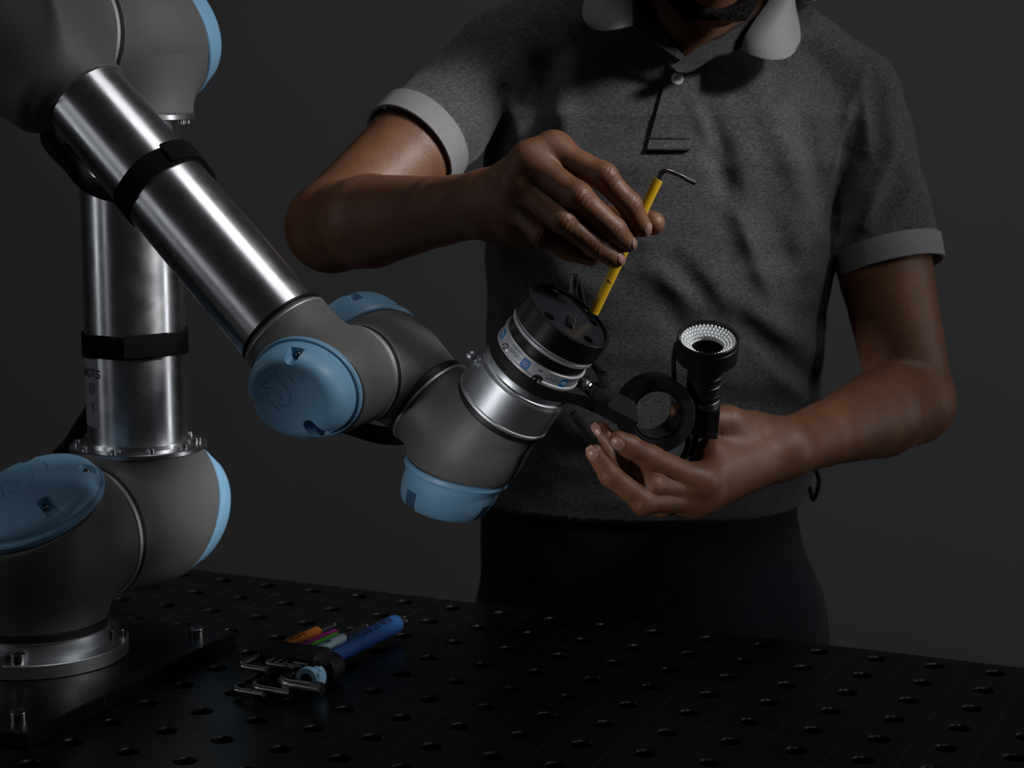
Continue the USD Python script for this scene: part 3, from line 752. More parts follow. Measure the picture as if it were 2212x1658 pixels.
sp = [at(1238, 893, 1.470), at(1262, 925, 1.478), at(1284, 952, 1.485), at(1305, 985, 1.490), at(1338, 1030, 1.500)]
rod = thing('lens_cable', 'black cable hanging from the bracket past the fingers', 'cable', sp[0])
part('cable', tube(sp + [at(1400, 1075, 1.53), at(1440, 1040, 1.545), at(1478, 985, 1.55), at(1490, 940, 1.54)], .0027, 12, 8), m_rubber, rod, smooth=True)
part('cable_sleeve', tube(sp[:3], [.0034, .0037, .0032], 12, 6), m_rubber, rod, smooth=True)

# ------------------------------------------------------------------ inspection camera with ring light
LO = at(1530, 727, 1.520); la = nrm(np.array([.012, -.44, .90]))
FLT = frame(LO, la)
vis = thing('inspection_camera', 'small black industrial camera with lens pointing up at a white ring light', 'camera', LO - la * .1)
rl = part('ring_light', lathe([(.0125, -.0215), (.0205, -.0215), (.0240, -.0195), (.0244, -.0185), (.0244, -.0050), (.0238, -.0046), (.0238, -.0040), (.0244, -.0036), (.0244, -.0004), (.0240, 0), (.0233, 0), (.0231, -.0006), (.0228, -.0070), (.0132, -.0125), (.0132, -.0212), (.0125, -.0215)], FLT, 96), m_black, vis, smooth=30, label='black ring light housing')
part('led_board', lathe([(.0132, -.0108), (.0228, -.0050), (.0228, -.0062), (.0132, -.0120), (.0132, -.0108)], FLT, 64), m_ledboard, rl, smooth=30, label='pale circuit board under the lamps')
led0 = lathe([(0, 0), (.00105, 0), (.00105, .0028), (.00090, .0034), (.00055, .0038), (0, .0039)], np.eye(4), 10)
for row, (rr, zz, n) in enumerate(((.0219, -.0058, 42), (.0195, -.0074, 38), (.0171, -.0090, 34), (.0147, -.0105, 29))):
    for k in range(n):
        a = 2 * math.pi * (k + .5 * (row % 2)) / n
        P = np.array([rr * math.cos(a), rr * math.sin(a), zz]); ax_ = nrm([-math.cos(a) * .35, -math.sin(a) * .35, .93])
        t = led0.copy(); t.apply_transform(FLT @ frame(P, ax_)); part('led', t, m_led, rl, smooth=40)
lens = part('lens', lathe([(0, -.0560), (.0135, -.0560), (.0142, -.0550), (.0142, -.0505), (.0137, -.0500), (.0142, -.0494), (.0142, -.0420), (.0134, -.0414), (.0134, -.0400), (.0143, -.0394), (.0143, -.0340), (.0133, -.0334), (.0133, -.0310), (.0140, -.0304), (.0140, -.0275), (.0128, -.0268), (.0128, -.0200), (0, -.0200)], FLT, 72), m_black, vis, smooth=30)
part('lens_glass', cyl(LO - la * .0200, la, .0100, .0012, 40, .0003), m_gloss, lens)
part('mount_ring', ring(LO - la * .0605, la, .006, .0139, .0045, 72, .0006), m_dsteel, lens, label='dark steel mount ring')
part('focus_screw', cyl(LO - la * .0450 - FWD * .0140 + RIGHT * .002, -FWD, .0012, .0022, 12, .0003), m_dsteel, lens)
od_ = nrm(-FWD + RIGHT * .55)
part('lens_print', [wrap(q.subdivide(), LO - la * zz, la, od_, .0143) for q, zz in ((meshkit.text_mesh('1.4 2 4', .0018, .0001), .0400), (meshkit.text_mesh('0.3 0.5', .0014, .0001), .0470))], m_grey_print, lens, smooth=False)
cx_ = nrm(RIGHT * .99 - FWD * .12)
fcam = frame(LO - la * .0745, la, cx_)
body = part('camera_body', rbox((.0275, .0290, .0285), fcam, .0010), m_black, vis, smooth=25)
pf = frame(LO - la * .0850 - np.cross(la, cx_) * .0146, -np.cross(la, cx_), cx_)
t = meshkit.text_mesh('1.6 MP', .0022, .0001); t.apply_transform(pf @ frame((.003, 0, 0), UPZ)); part('body_print', t, m_dim_print, body, smooth=False)
pd = -la
plug = part('camera_plug', rbox((.0105, .0085, .026), frame(LO - la * .1010 - cx_ * .0062, la, cx_), .0016), m_black, vis, smooth=25)
part('plug_shell', rbox((.0070, .0060, .014), frame(LO - la * .1150 - cx_ * .0045, la, cx_), .0012), m_dsteel, plug, smooth=25, label='dark metal plug shell')
for k in range(7):
    part('plug_rib', rbox((.0012, .0006, .0014), frame(LO - la * (.0905 + .0030 * k) - cx_ * .0022 - np.cross(la, cx_) * .0044, la, cx_), .0002), m_dsteel, plug, smooth=False)
lw = [LO - la * .006 - cx_ * .0244, LO - la * .0215 - cx_ * .0258, LO - la * .036 - cx_ * .0245, LO - la * .050 - cx_ * .0215 + FWD * .012, LO - la * .07 - cx_ * .018 + FWD * .018, LO - la * .09 - cx_ * .016 + FWD * .012, at(1492, 960, 1.555), at(1476, 992, 1.555), at(1455, 1000, 1.555)]
wire = thing('light_cable', 'thin black wire running down from the ring light', 'cable', lw[0])
part('cable', tube(lw, .0019, 10, 8), m_rubber, wire, smooth=True)

# ------------------------------------------------------------------ hex keys
def hexkey(name, label, bend, end, short_len, r, z, sleeve=None, col=None, group=None, sr=None, text=None, tcol=None, ball=True):
    """L-shaped key lying on its holder. bend, end: where the corner and the long arm's end show; z: height of its axis."""
    b = atz(*bend, z); e = atz(*end, z); d = nrm(e - b); L = np.linalg.norm(e - b)
    t = thing(name, label, 'hex key', b, group)
    sh = TU
    rc = r * 3.0
    pth = [b + sh * short_len, b + sh * (short_len * .5), b + sh * rc] + [b + sh * rc * (1 - math.sin(q)) + d * rc * (1 - math.cos(q)) for q in np.linspace(.25, math.pi / 2, 6)] + [b + d * L * .5, e]
    shaft = part('shaft', tube(pth, r, 12, 0), m_dsteel, t, smooth=45, label='dark steel L-shaped shaft')
    hx = trimesh.creation.cylinder(r * 1.12, .010, sections=6); hx.apply_transform(frame(b + sh * (short_len - .004), sh)); part('hex_tip', hx, m_dsteel, shaft, smooth=False)
    if ball:
        part('ball_end', lathe([(0, -.004), (r * .7, -.004), (r * .7, -.002), (r * 1.05, .0005), (r * .9, .0022), (0, .0026)], frame(e, d), 6), m_steel, shaft, smooth=False)
    if sleeve:
        s0, s1 = sleeve; sr = sr or r * 1.5
        sl = part('sleeve', cyl(b + d * s0, d, sr, min(s1, L - .004) - s0, 24, .0008), col, t, smooth=40)
        if text:
            q = meshkit.text_mesh(text, sr * .85, .0001, True); w = q.bounds[1, 0]
            up_ = nrm(np.cross(d, [0, 0, 1.0]))
            top = nrm(UPZ - FWD * .6 * np.array([1, 1, 0])); top = nrm(top - (top @ d) * d)
            q = q.subdivide(); v = q.vertices
            av = (v[:, 1] - sr * .4) / sr; upv = np.cross(top, d)
            off = s0 + (min(s1, L) - s0) * .10
            q.vertices = b + np.outer(v[:, 0] + off, d) + (sr + v[:, 2])[:, None] * (np.cos(av)[:, None] * top + np.sin(av)[:, None] * upv)
            part('sleeve_print', q, m_dark_print, sl, smooth=False)
    return b, e, d
def pl(name, c, rough=.4):
    return mat(name, c, rough, spec=.45, bump=(900., .00004))
c_or, c_mg, c_gn, c_te, c_lb, c_bl = pl('sleeve_orange', (.62, .19, .02)), pl('sleeve_magenta', (.42, .02, .28)), pl('sleeve_green', (.10, .42, .02)), pl('sleeve_teal', (.01, .22, .26)), pl('sleeve_pale_blue', (.42, .60, .68)), pl('sleeve_deep_blue', (.03, .12, .38))
ZU, ZL = .0235, .0060
hexkey('hex_key', 'dark bare steel hex key lying lowest and furthest left in the set on the table', (500, 1489), (700, 1378), .029, .0027, ZL + .001)
bK = hexkey('hex_key', 'thick dark hex key between the blue sleeved key and the bare one at the bottom', (541, 1484), (789, 1354), .036, .0033, .0075)
bB = hexkey('hex_key', 'largest hex key of the set with long deep blue sleeve', (596, 1474), (868, 1340), .041, .0050, .0130, (.050, .190), c_bl, None, .0083, 'TREA HEX-PLUS 10 MM', None)
hexkey('hex_key', 'hex key with orange sleeve at the back of the set on the table', (513, 1438), (720, 1350), .026, .0027, ZU, (.048, .112), c_or, None, .0050, 'HEX-PLUS 6')
hexkey('hex_key', 'hex key with magenta sleeve next to the orange one', (571, 1432), (729, 1362), .019, .0015, ZU + .001, (.020, .118), c_mg, None, .0034, 'HEX-PLUS 5 MM')
hexkey('hex_key', 'hex key with bright green sleeve between magenta and teal', (590, 1433), (733, 1369), .018, .0015, ZU + .001, (.018, .112), c_gn, None, .0031, 'HEX-PLUS 4 MM')
hexkey('hex_key', 'hex key with teal sleeve between green and pale blue', (609, 1433), (738, 1374), .016, .0014, ZU, (.016, .104), c_te, None, .0029, 'HEX-PLUS 3 MM')
hexkey('hex_key', 'hex key with pale blue sleeve nearest the big blue key', (631, 1430), (747, 1374), .014, .0011, ZU, (.014, .098), c_lb, None, .0038, 'HEX-PLUS 2 MM')
hold = thing('key_holder', 'black plastic holder clip gripping the coloured hex keys on the table', 'holder', atz(655, 1440, 0))
dv = -TV
fh = np.eye(4); fh[:3, 0], fh[:3, 1], fh[:3, 2] = TU, dv, UPZ
f2 = fh.copy(); f2[:3, 3] = atz(640, 1417, .0235)
part('clip_body', rbox((.056, .030, .0150), f2, .004), m_blackp, hold)
f2 = fh.copy(); f2[:3, 3] = atz(634, 1436, .0125)
part('spine', rbox((.030, .016, .0240), f2, .003), m_blackp, hold)
c0 = atz(706, 1444, .0125)
part('big_clip', cyl(c0 - dv * .009, dv, .0120, .020, 48, .0012), m_blackp, hold, smooth=40)
q = atz(672, 1463, .0125); q = c0 + dv * ((q - c0) @ dv)
end_ring = lathe([(.0058, -.008), (.0098, -.008), (.0106, -.007), (.0106, -.0035), (.0092, -.002), (.0092, 0), (.0106, .001), (.0108, .0060), (.0058, .0080), (.0058, -.008)], frame(q, dv), 48)
part('turning_end', end_ring, mat('clip_pale_blue', (.26, .46, .64), .4), hold, smooth=30, label='pale blue ring end of the holder')
part('grip_tab', rbox((.003, .010, .012), frame(q - dv * .002 + TU * .0100 + UPZ * .001, UPZ, TU), .001), mat('tab_pale_blue', (.26, .46, .64), .4), hold)
part('clip_core', cyl(q - dv * .006, dv, .0056, .030, 32, .0005), m_blackp, hold)

# yellow key in the hand
kb = spot(1277, 688); yk = kb[1]; DYR = yk - 1.4925
kp0, kp1 = kb, at(1420, 392, yk)
kdv = nrm(kp1 - kp0)
yel = thing('hex_key', 'yellow sleeved hex key held in the hand and pushed into the black tool plate', 'hex key', kb)
bend_c = at(1424, 386, yk)
tip_ = at(1502, 395, yk - .006); mid_ = at(1438, 369, yk - .001); mid2 = at(1452, 372, yk - .002)
sh_ = part('shaft', tube([kp0 - kdv * .001, kp0 + kdv * .01, kp1, at(1423, 384, yk), at(1429, 374, yk), mid_, mid2, at(1470, 380, yk - .003), at(1490, 389, yk - .005)], .0019, 14, 6), m_dsteel, yel, smooth=45, label='dark steel L-shaped shaft')
hx = trimesh.creation.cylinder(.0023, .0085, sections=6); hd_ = nrm(tip_ - at(1485, 387, yk - .0045)); hx.apply_transform(frame(tip_ - hd_ * .004, hd_)); part('hex_tip', hx, m_dsteel, sh_, smooth=False)
m_yel = pl('sleeve_yellow', (.60, .36, .01), .38)
ysl = part('sleeve', lathe([(.0019, 0), (.0036, 0), (.0038, .0004), (.0038, .1125), (.0036, .113), (.0019, .113), (.0019, 0)], frame(kp0 + kdv * .0042, kdv), 36), m_yel, yel, smooth=40, label='yellow plastic sleeve')
q = meshkit.text_mesh('7', .0035, .0001, True); 
P = kp0 + kdv * .030; top = nrm(-FWD - (-FWD @ kdv) * kdv); upv = np.cross(top, kdv)
q = q.subdivide(); v = q.vertices; av = (v[:, 1] - .0017) / .0038
q.vertices = P + np.outer(v[:, 0], kdv) + (.0039 + v[:, 2])[:, None] * (np.cos(av)[:, None] * top + np.sin(av)[:, None] * upv)
part('sleeve_print', q, m_dark_print, ysl, smooth=False)

# ------------------------------------------------------------------ the man
m_skin = usdkit.material(stage, '/World/Looks/skin_dark_brown', {
    'g': ('texture_coordinate', {}), 'n': ('noise_texture', {'scale': 28., 'detail': 5., 'roughness': .6}),
    'r': ('rgb_ramp', {'ramp': [(.3, (.112, .045, .021)), (.7, (.172, .073, .036))]}),
    'v': ('voronoi_texture', {'feature': 'distance_to_edge', 'scale': 950.}), 'vr': ('rgb_ramp', {'ramp': [(.0, (0, 0, 0)), (.12, (1, 1, 1))]}),
    'b': ('bump', {'distance': .00004, 'strength': .35}), 'fn': ('noise_texture', {'scale': 260., 'detail': 4.}), 'b2': ('bump', {'distance': .0005, 'strength': .6}),
    'p': ('principled_bsdf', {'roughness': .50, 'specular_ior_level': .42, 'subsurface_weight': .12, 'subsurface_radius': (1., .35, .2), 'subsurface_scale': .004})},
    [('g.object', 'n.vector'), ('n.fac', 'r.fac'), ('r.color', 'p.base_color'), ('g.object', 'v.vector'), ('v.distance', 'vr.fac'), ('vr.color', 'b.height'), ('g.object', 'fn.vector'), ('fn.fac', 'b2.height'),
     ('b.normal', 'b2.normal'), ('b2.normal', 'p.normal')], surface='p.BSDF')
m_nail = mat('fingernail', (.25, .135, .10), .38, spec=.5)
def cloth(name, c1, c2, scale, st=(1, 1, 1), bumpd=.0004):
    return usdkit.material(stage, '/World/Looks/' + name, {
        'g': ('texture_coordinate', {}), 'm': ('mapping', {'mapping_type': 'point', 'scale': st}), 'n': ('noise_texture', {'scale': scale, 'detail': 5., 'roughness': .75}),
        'r': ('rgb_ramp', {'ramp': [(.36, c1), (.66, c2)]}), 'bn': ('noise_texture', {'scale': 1100., 'detail': 2.}), 'b': ('bump', {'distance': bumpd}),
        'p': ('principled_bsdf', {'roughness': .9, 'specular_ior_level': .15, 'sheen_weight': .12, 'sheen_roughness': .5})},
        [('g.object', 'm.vector'), ('m.vector', 'n.vector'), ('n.fac', 'r.fac'), ('r.color', 'p.base_color'), ('g.object', 'bn.vector'), ('bn.fac', 'b.height'), ('b.normal', 'p.normal')], surface='p.BSDF')
m_shirt = cloth('heather_charcoal_jersey', (.022, .022, .025), (.118, .118, .126), 760., (.36, .36, 1.3))
m_trim = cloth('rib_knit_grey', (.19, .19, .205), (.235, .235, .25), 500., (1.5, 1.5, .2))
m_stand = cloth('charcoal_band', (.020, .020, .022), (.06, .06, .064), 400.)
m_trous = cloth('navy_trousers', (.0045, .005, .010), (.008, .009, .016), 400.)
m_hair = mat('black_hair', (.005, .004, .0035), .9, spec=.12, bump=(900., .001))
m_eye = mat('eye_white', (.6, .58, .54), .25)
m_iris = mat('iris_dark', (.02, .01, .006), .2)
m_shoe = mat('black_leather', (.01, .01, .01), .4)
m_button = mat('pearl_button', (.62, .62, .64), .25)

man = thing('person', 'man in charcoal polo shirt with light grey collar working behind the table', 'person', (.15, 1.93, -.95))

# skeleton (shoulder, elbow, wrist)
RS, RE, RWr = at(1078, 138, 1.925), at(716, 490, 1.765), at(1052, 440, 1.548 + DYR)
LS, LE, LWr = at(1838, 218, 1.94), at(1972, 868, 1.835), at(1690, 970, 1.605)
def hand(wr, fore, fingers, palm_r, thumb, k_palm=.013, extra=()):
    """fingers: four chains MCP, PIP, DIP, tip with radii; thumb: CMC, MCP, IP, tip."""
    ch = []
    palm = [sseg(wr, f[0][0], palm_r[0], f[1][0] * 1.15) for f in fingers]
    palm += [sseg(fingers[i][0][0], fingers[i + 1][0][0], fingers[i][1][0] * 1.05, fingers[i + 1][1][0] * 1.05) for i in range(3)]
    palm += [sseg(wr, thumb[0][0], palm_r[0] * .9, thumb[1][0] * 1.15)] + [sseg(*e) for e in extra]
    webs = [sseg(thumb[0][0], thumb[0][1], thumb[1][0] * 1.1, thumb[1][1] * 1.02)]
    def pf_(p):
        d = palm[0](p)
        for q in palm[1:]:
            d = smin(d, q(p), k_palm)
        return smin(d, webs[0](p), .018)
    def chain(j, r):
        segs = [sseg(j[i], j[i + 1], r[i], r[i + 1]) for i in range(3)]
        back = nrm(j[1] - (j[0] + j[2]) / 2); ds = nrm(j[2] - j[0])
        kn = j[1] + back * r[1] * .55; kn2 = j[2] + back * r[2] * .4
        bl = sell(kn, (r[1] * .62,) * 3)
        def fn(p):
            d = smin(smin(segs[0](p), segs[1](p), .005), segs[2](p), .004)
            d = smin(d, bl(p), .006)
            for c, R_ in ((j[1] + back * r[1], .0085), (j[2] + back * r[2], .0055)):
                q = p - c; w = np.exp(-np.sum(q * q, 1) / (R_ * R_))
                d = d + .00024 * np.sin((q @ ds) * 2 * np.pi / .0034 + 1.2 * np.sin((q @ np.cross(back, ds)) * 500)) * w
            return d
        return fn
    chains = [chain(*f) for f in fingers] + [chain(*thumb)]
    def fn(p):
        pd_ = pf_(p); out = pd_
        fs = []
        for i, c in enumerate(chains):
            fs.append(smin(pd_, c(p), .009 if i < 4 else .012))
        for f_ in fs:
            out = np.minimum(out, f_)
        # soft clefts between neighbours
        d = fs[0]
        for f_ in fs[1:]:
            d = smin(d, f_, .0016)
        return d
    fn.chains = chains
    return fn
mm = .001
def J(*pts, dy=0.0):
    return [at(q[0], q[1], q[2] + dy) for q in pts]
r_fing = [
    (J((1196, 326, 1.496), (1302, 380, 1.472), (1360, 442, 1.470), (1386, 490, 1.4775), dy=DYR), [11.6 * mm, 9.9 * mm, 8.9 * mm, 7.8 * mm]),
    (J((1146, 350, 1.490), (1248, 423, 1.461), (1325, 494, 1.466), (1354, 523, 1.4770), dy=DYR), [11.8 * mm, 10.1 * mm, 9.1 * mm, 7.7 * mm]),
    (J((1124, 396, 1.492), (1214, 474, 1.462), (1284, 528, 1.468), (1328, 558, 1.4775), dy=DYR), [11.3 * mm, 9.8 * mm, 8.9 * mm, 7.4 * mm]),
    (J((1112, 440, 1.500), (1172, 505, 1.474), (1228, 538, 1.476), (1276, 556, 1.487), dy=DYR), [10.8 * mm, 9.2 * mm, 8.2 * mm, 6.8 * mm])]
r_thumb = (J((1098, 470, 1.545), (1205, 488, 1.545), (1340, 470, 1.522), (1411, 482, 1.5075), dy=DYR), [14 * mm, 11.8 * mm, 10.4 * mm, 9.2 * mm])
l_fing = [
    (J((1512, 1040, 1.532), (1404, 988, 1.505), (1361, 964, 1.494), (1336, 950, 1.488)), [11.5 * mm, 9.6 * mm, 8.8 * mm, 7.6 * mm]),
    (J((1522, 1062, 1.542), (1412, 1046, 1.506), (1338, 978, 1.520), (1296, 928, 1.524)), [11.5 * mm, 9.4 * mm, 8.4 * mm, 7.0 * mm]),
    (J((1504, 1076, 1.540), (1392, 1084, 1.499), (1318, 1026, 1.490), (1284, 976, 1.486)), [11 * mm, 9.4 * mm, 8.4 * mm, 7.2 * mm]),
    (J((1510, 1080, 1.562), (1432, 1092, 1.530), (1390, 1086, 1.525), (1354, 1060, 1.525)), [10 * mm, 8.2 * mm, 7.2 * mm, 6.2 * mm])]
l_thumb = (J((1628, 945, 1.606), (1572, 915, 1.580), (1515, 900, 1.560), (1468, 888, 1.552)), [15 * mm, 12 * mm, 10 * mm, 8.4 * mm])
r_hand = hand(RWr, RE, r_fing, (.019,), r_thumb, .009, [(RWr, at(1150, 500, 1.528 + DYR), .019, .013), (at(1120, 470, 1.52 + DYR), at(1200, 500, 1.515 + DYR), .016, .012)])
l_hand = hand(LWr, LE, l_fing, (.0180,), l_thumb, .009, [(at(1600, 985, 1.585), at(1540, 985, 1.560), .019, .015), (at(1605, 1000, 1.585), at(1545, 1045, 1.555), .018, .015)])
def arm_sdf(S, Eb, W, rs):
    """Upper arm and forearm with muscle; rs: shoulder, mid upper arm, elbow, forearm belly, wrist."""
    mu = S + (Eb - S) * .55; mf = Eb + (W - Eb) * .28; mw = Eb + (W - Eb) * .72
    segs = [sseg(S, mu, rs[0], rs[1]), sseg(mu, Eb, rs[1], rs[2]), sseg(Eb, mf, rs[2], rs[3]), sseg(mf, mw, rs[3], rs[4] * 1.12), sseg(mw, W, rs[4] * 1.12, rs[4])]
    def fn(p):
        d = segs[0](p)
        for q, k in zip(segs[1:], (.004, .010, .004, .004)):
            d = smin(d, q(p), k)
        return d
    return fn
r_arm = arm_sdf(RS, RE, RWr, (.036, .0440, .0395, .0405, .0255))
l_arm = arm_sdf(LS + np.array([.004, 0, -.02]), LE, LWr, (.033, .0448, .0385, .0400, .0245))
# head
hf = nrm([-.06, -.86, -.50]); hl = nrm(np.cross([0, 0, 1.0], hf)); hu = np.cross(hf, hl)
HA = np.stack([hl, hf, hu], 1)
chin = at(1543, 50, 1.825)
HC = chin - HA @ np.array([0, .078, -.112])
NB = np.array([.172, 1.945, .485])
hsk, hjaw = sell((0, -.012, .028), (.074, .095, .092)), sell((0, .030, -.050), (.058, .068, .070))
hchin, hnose = sell((0, .076, -.098), (.024, .019, .016)), sseg((0, .096, .018), (0, .116, -.018), .0075, .0125)
hw1, hw2 = sell((.013, .106, -.020), (.010, .011, .008)), sell((-.013, .106, -.020), (.010, .011, .008))
hl1, hl2 = sell((0, .097, -.050), (.026, .011, .0065)), sell((0, .096, -.062), (.023, .012, .0075))
hbr = sell((0, .088, .032), (.056, .014, .012)); he1, he2 = sell((.032, .093, .012), (.017, .014, .013)), sell((-.032, .093, .012), (.017, .014, .013))
ear1, ear2 = sell((.076, -.008, .002), (.011, .022, .033)), sell((-.076, -.008, .002), (.011, .022, .033))
ck1, ck2 = sell((.040, .068, -.022), (.026, .026, .026)), sell((-.040, .068, -.022), (.026, .026, .026))
def head_l(q):
    d = smin(hsk(q), hjaw(q), .04); d = smin(d, hchin(q), .022); d = smin(d, ck1(q), .02); d = smin(d, ck2(q), .02); d = smin(d, hbr(q), .018)
    d = smax(d, -he1(q), .012); d = smax(d, -he2(q), .012)
    d = smin(d, hnose(q), .010); d = smin(d, hw1(q), .005); d = smin(d, hw2(q), .005); d = smin(d, hl1(q), .004); d = np.minimum(d, smin(d, hl2(q), .004))
    return np.minimum(smin(d, ear1(q), .006), smin(d, ear2(q), .006))
def head(p):
    return head_l((p - HC) @ HA)
neck = sseg(NB - np.array([0, -.012, .03]), HC + HA @ np.array([0, -.035, -.055]), .064, .054)

# torso sections: z, cx, cy, half width, half depth
SEC = np.array([(-.12, .143, 1.93, .176, .122), (-.03, .139, 1.925, .174, .120), (.02, .130, 1.922, .165, .116), (.06, .128, 1.92, .161, .113), (.10, .134, 1.92, .162, .113), (.14, .140, 1.92, .165, .114), (.26, .142, 1.92, .1655, .116), (.34, .146, 1.922, .170, .121),
                (.41, .151, 1.926, .176, .122), (.455, .156, 1.932, .172, .115), (.49, .162, 1.938, .140, .100), (.52, .168, 1.942, .098, .082), (.56, .172, 1.945, .070, .066)])
def torso(p, grow=0.0, z0=None):
    z = p[:, 2]; cx, cy, ax, ay = [np.interp(z, SEC[:, 0], SEC[:, k]) for k in range(1, 5)]
    qx, qy = (p[:, 0] - cx) / (ax + grow), (p[:, 1] - cy) / (ay + grow)
    k0 = np.hypot(qx, qy); k1 = np.hypot(qx / (ax + grow), qy / (ay + grow)); d = k0 * (k0 - 1) / np.maximum(k1, 1e-9)
    return d * .9
RHc, LHc = RWr + (RWr - RE) * .02, LWr + (LWr - LE) * .02
ru, lu = nrm(RWr - RE), nrm(LWr - LE)
def is_r(V): return ((V - RHc) @ ru > 0) & (V[:, 1] < 1.64) & (V[:, 0] < .16) & (V[:, 2] > .22)
def is_l(V): return ((V - LHc) @ lu > 0) & (V[:, 1] < 1.68) & (V[:, 2] < .2)
def hand_box(h):
    pts = np.vstack([np.vstack(f[0]) for f in h]); return pts
def rfull(p): return smin(smin(r_arm(p), r_hand(p), .012), np.full(len(p), 9.0), .001)
rp_ = np.vstack([hand_box(r_fing), np.array(r_thumb[0]), [RHc]]); lp_ = np.vstack([hand_box(l_fing), np.array(l_thumb[0]), [LHc]])
def body_r(p): return smin(r_arm(p), r_hand(p), .012)
def body_l(p): return smin(l_arm(p), l_hand(p), .012)
V1, T1, N1 = surface(body_r, rp_.min(0) - .045, rp_.max(0) + .045, .0013, lambda c: (c - RHc) @ ru > -.005)
V2, T2, N2 = surface(body_l, lp_.min(0) - .045, lp_.max(0) + .045, .0014, lambda c: (c - LHc) @ lu > -.005)
def body_no(p):
    d = smin(np.maximum(torso(p, -.026), .40 - p[:, 2]), neck(p), .04); d = smin(d, head(p), .016)
    return np.minimum(np.minimum(smin(d, r_arm(p), .03), smin(d, l_arm(p), .03)), np.minimum(smin(r_arm(p), r_hand(p), .012), smin(l_arm(p), l_hand(p), .012)))
V3, T3, N3 = surface(body_no, (-.30, 1.50, .0), (.46, 2.12, .83), .0045, lambda c: ~(((c - RHc) @ ru > 0) & (c[:, 1] < 1.62) & (c[:, 2] > .2) & (c[:, 0] < .17)) & ~(((c - LHc) @ lu > 0) & (c[:, 1] < 1.66) & (c[:, 2] < .2)))
Vb = np.vstack([V1, V2, V3]); Tb = np.vstack([T1, T2 + len(V1), T3 + len(V1) + len(V2)]); Nb = np.vstack([N1, N2, N3])
part('body', (Vb, Tb), m_skin, man, normals=Nb)

def nail(fn, j, r, dors, L=.0105):
    w = r[3] * 1.22
    d = nrm(j[3] - j[2]); b = nrm(np.asarray(dors) - (np.asarray(dors) @ d) * d); x = np.cross(b, d)
    O = j[3] + d * r[3] * .30; P = []
    for u in np.linspace(-1, 1, 11):
        row = []
        for v in np.linspace(-1, 1, 11):
            lim = (1 - abs(u) ** 3.2) ** .5 if u < 0 else (1 - .45 * u ** 2)
            q = O + d * u * L / 2 + x * v * w / 2 * max(lim, .25)
            lo_, hi_ = 0.0, .016
            row.append(q)
        P.append(row)
    P = np.array(P); q = P.reshape(-1, 3) + b * .016
    for _ in range(24):
        q = q - b * np.clip(fn(q), -.002, .004)[:, None] * .8
    hgt = (q - P.reshape(-1, 3)) @ b; md = np.median(hgt); hgt = np.clip(hgt, md - .0030, md + .0012)
    q = P.reshape(-1, 3) + np.outer(hgt, b)
    P = q.reshape(P.shape) + b * .00012
    du, dv_ = np.gradient(P, axis=0), np.gradient(P, axis=1)
    part('fingernail', ribbon_grid(P, .0006), m_nail, man, smooth=60)
tow = nrm(-FWD * 1.0 + UPC * .35)
nail(r_hand.chains[0], r_fing[0][0], r_fing[0][1], tow + RIGHT * .3); nail(r_hand.chains[1], r_fing[1][0], r_fing[1][1], tow + RIGHT * .3); nail(r_hand.chains[2], r_fing[2][0], r_fing[2][1], tow + RIGHT * .2)
nail(l_hand.chains[0], l_fing[0][0], l_fing[0][1], -FWD - UPC * .45 - RIGHT * .25); nail(l_hand.chains[1], l_fing[1][0], l_fing[1][1], -FWD - UPC * .2 - RIGHT * .4); nail(l_hand.chains[2], l_fing[2][0], l_fing[2][1], -FWD - UPC * .25 - RIGHT * .35)

# face and hair
for sx in (-1, 1):
    c = HC + HA @ np.array([sx * .032, .0825, .012])
    e = part('eye', trimesh.creation.icosphere(3, .0125).apply_translation(c), m_eye, man, smooth=True)
    gz = nrm(hf - hu * .42); part('iris', cyl(c + gz * .0114, gz, .0056, .0014, 24, .0006), m_iris, e)
    lid = lathe([(.0125, -.001), (.0140, 0), (.0140, .006), (.0120, .010), (.0125, -.001)], frame(c + hu * .001, hu), 32)
    part('eyelid', lid, m_skin, man, smooth=True)
    br_ = [HC + HA @ np.array([sx * x, y, z]) for x, y, z in ((.014, .101, .034), (.030, .099, .040), (.050, .086, .036))]
    part('eyebrow', tube(br_, [.0028, .0034, .0016], 8, 5), m_hair, man, smooth=True)
def beard_fn(p):
    q = (p - HC) @ HA
    d = head_l(q) - .0035 - .0028 * meshkit.noise(p * 420) 
    # jaw line band, moustache, not the lips nor the patch under the lower lip
    line = -.052 - .022 * np.clip((q[:, 1] - .02) / .06, 0, 1)
    reg = q[:, 2] - line
    reg = np.maximum(reg, -(q[:, 1] + .004))
    patch = sell((0, .105, -.074), (.032, .030, .0145))(q)
    return smax(smax(d, reg, .004), -patch, .003)
V, T, N = surface(beard_fn, HC - .135, HC + .135, .0022)
part('beard', (V, T), m_hair, man, normals=N)
def hair_fn(p):
    q = (p - HC) @ HA
    d = hsk(q) - .0055 - .003 * meshkit.noise(p * 420)
    line = .052 - .062 * np.clip((.05 - q[:, 1]) / .07, 0, 1) - .03 * np.clip((-.02 - q[:, 1]) / .05, 0, 1)
    return smax(d, line - q[:, 2], .004)
V, T, N = surface(hair_fn, HC - .14, HC + .15, .003)
part('hair', (V, T), m_hair, man, normals=N)

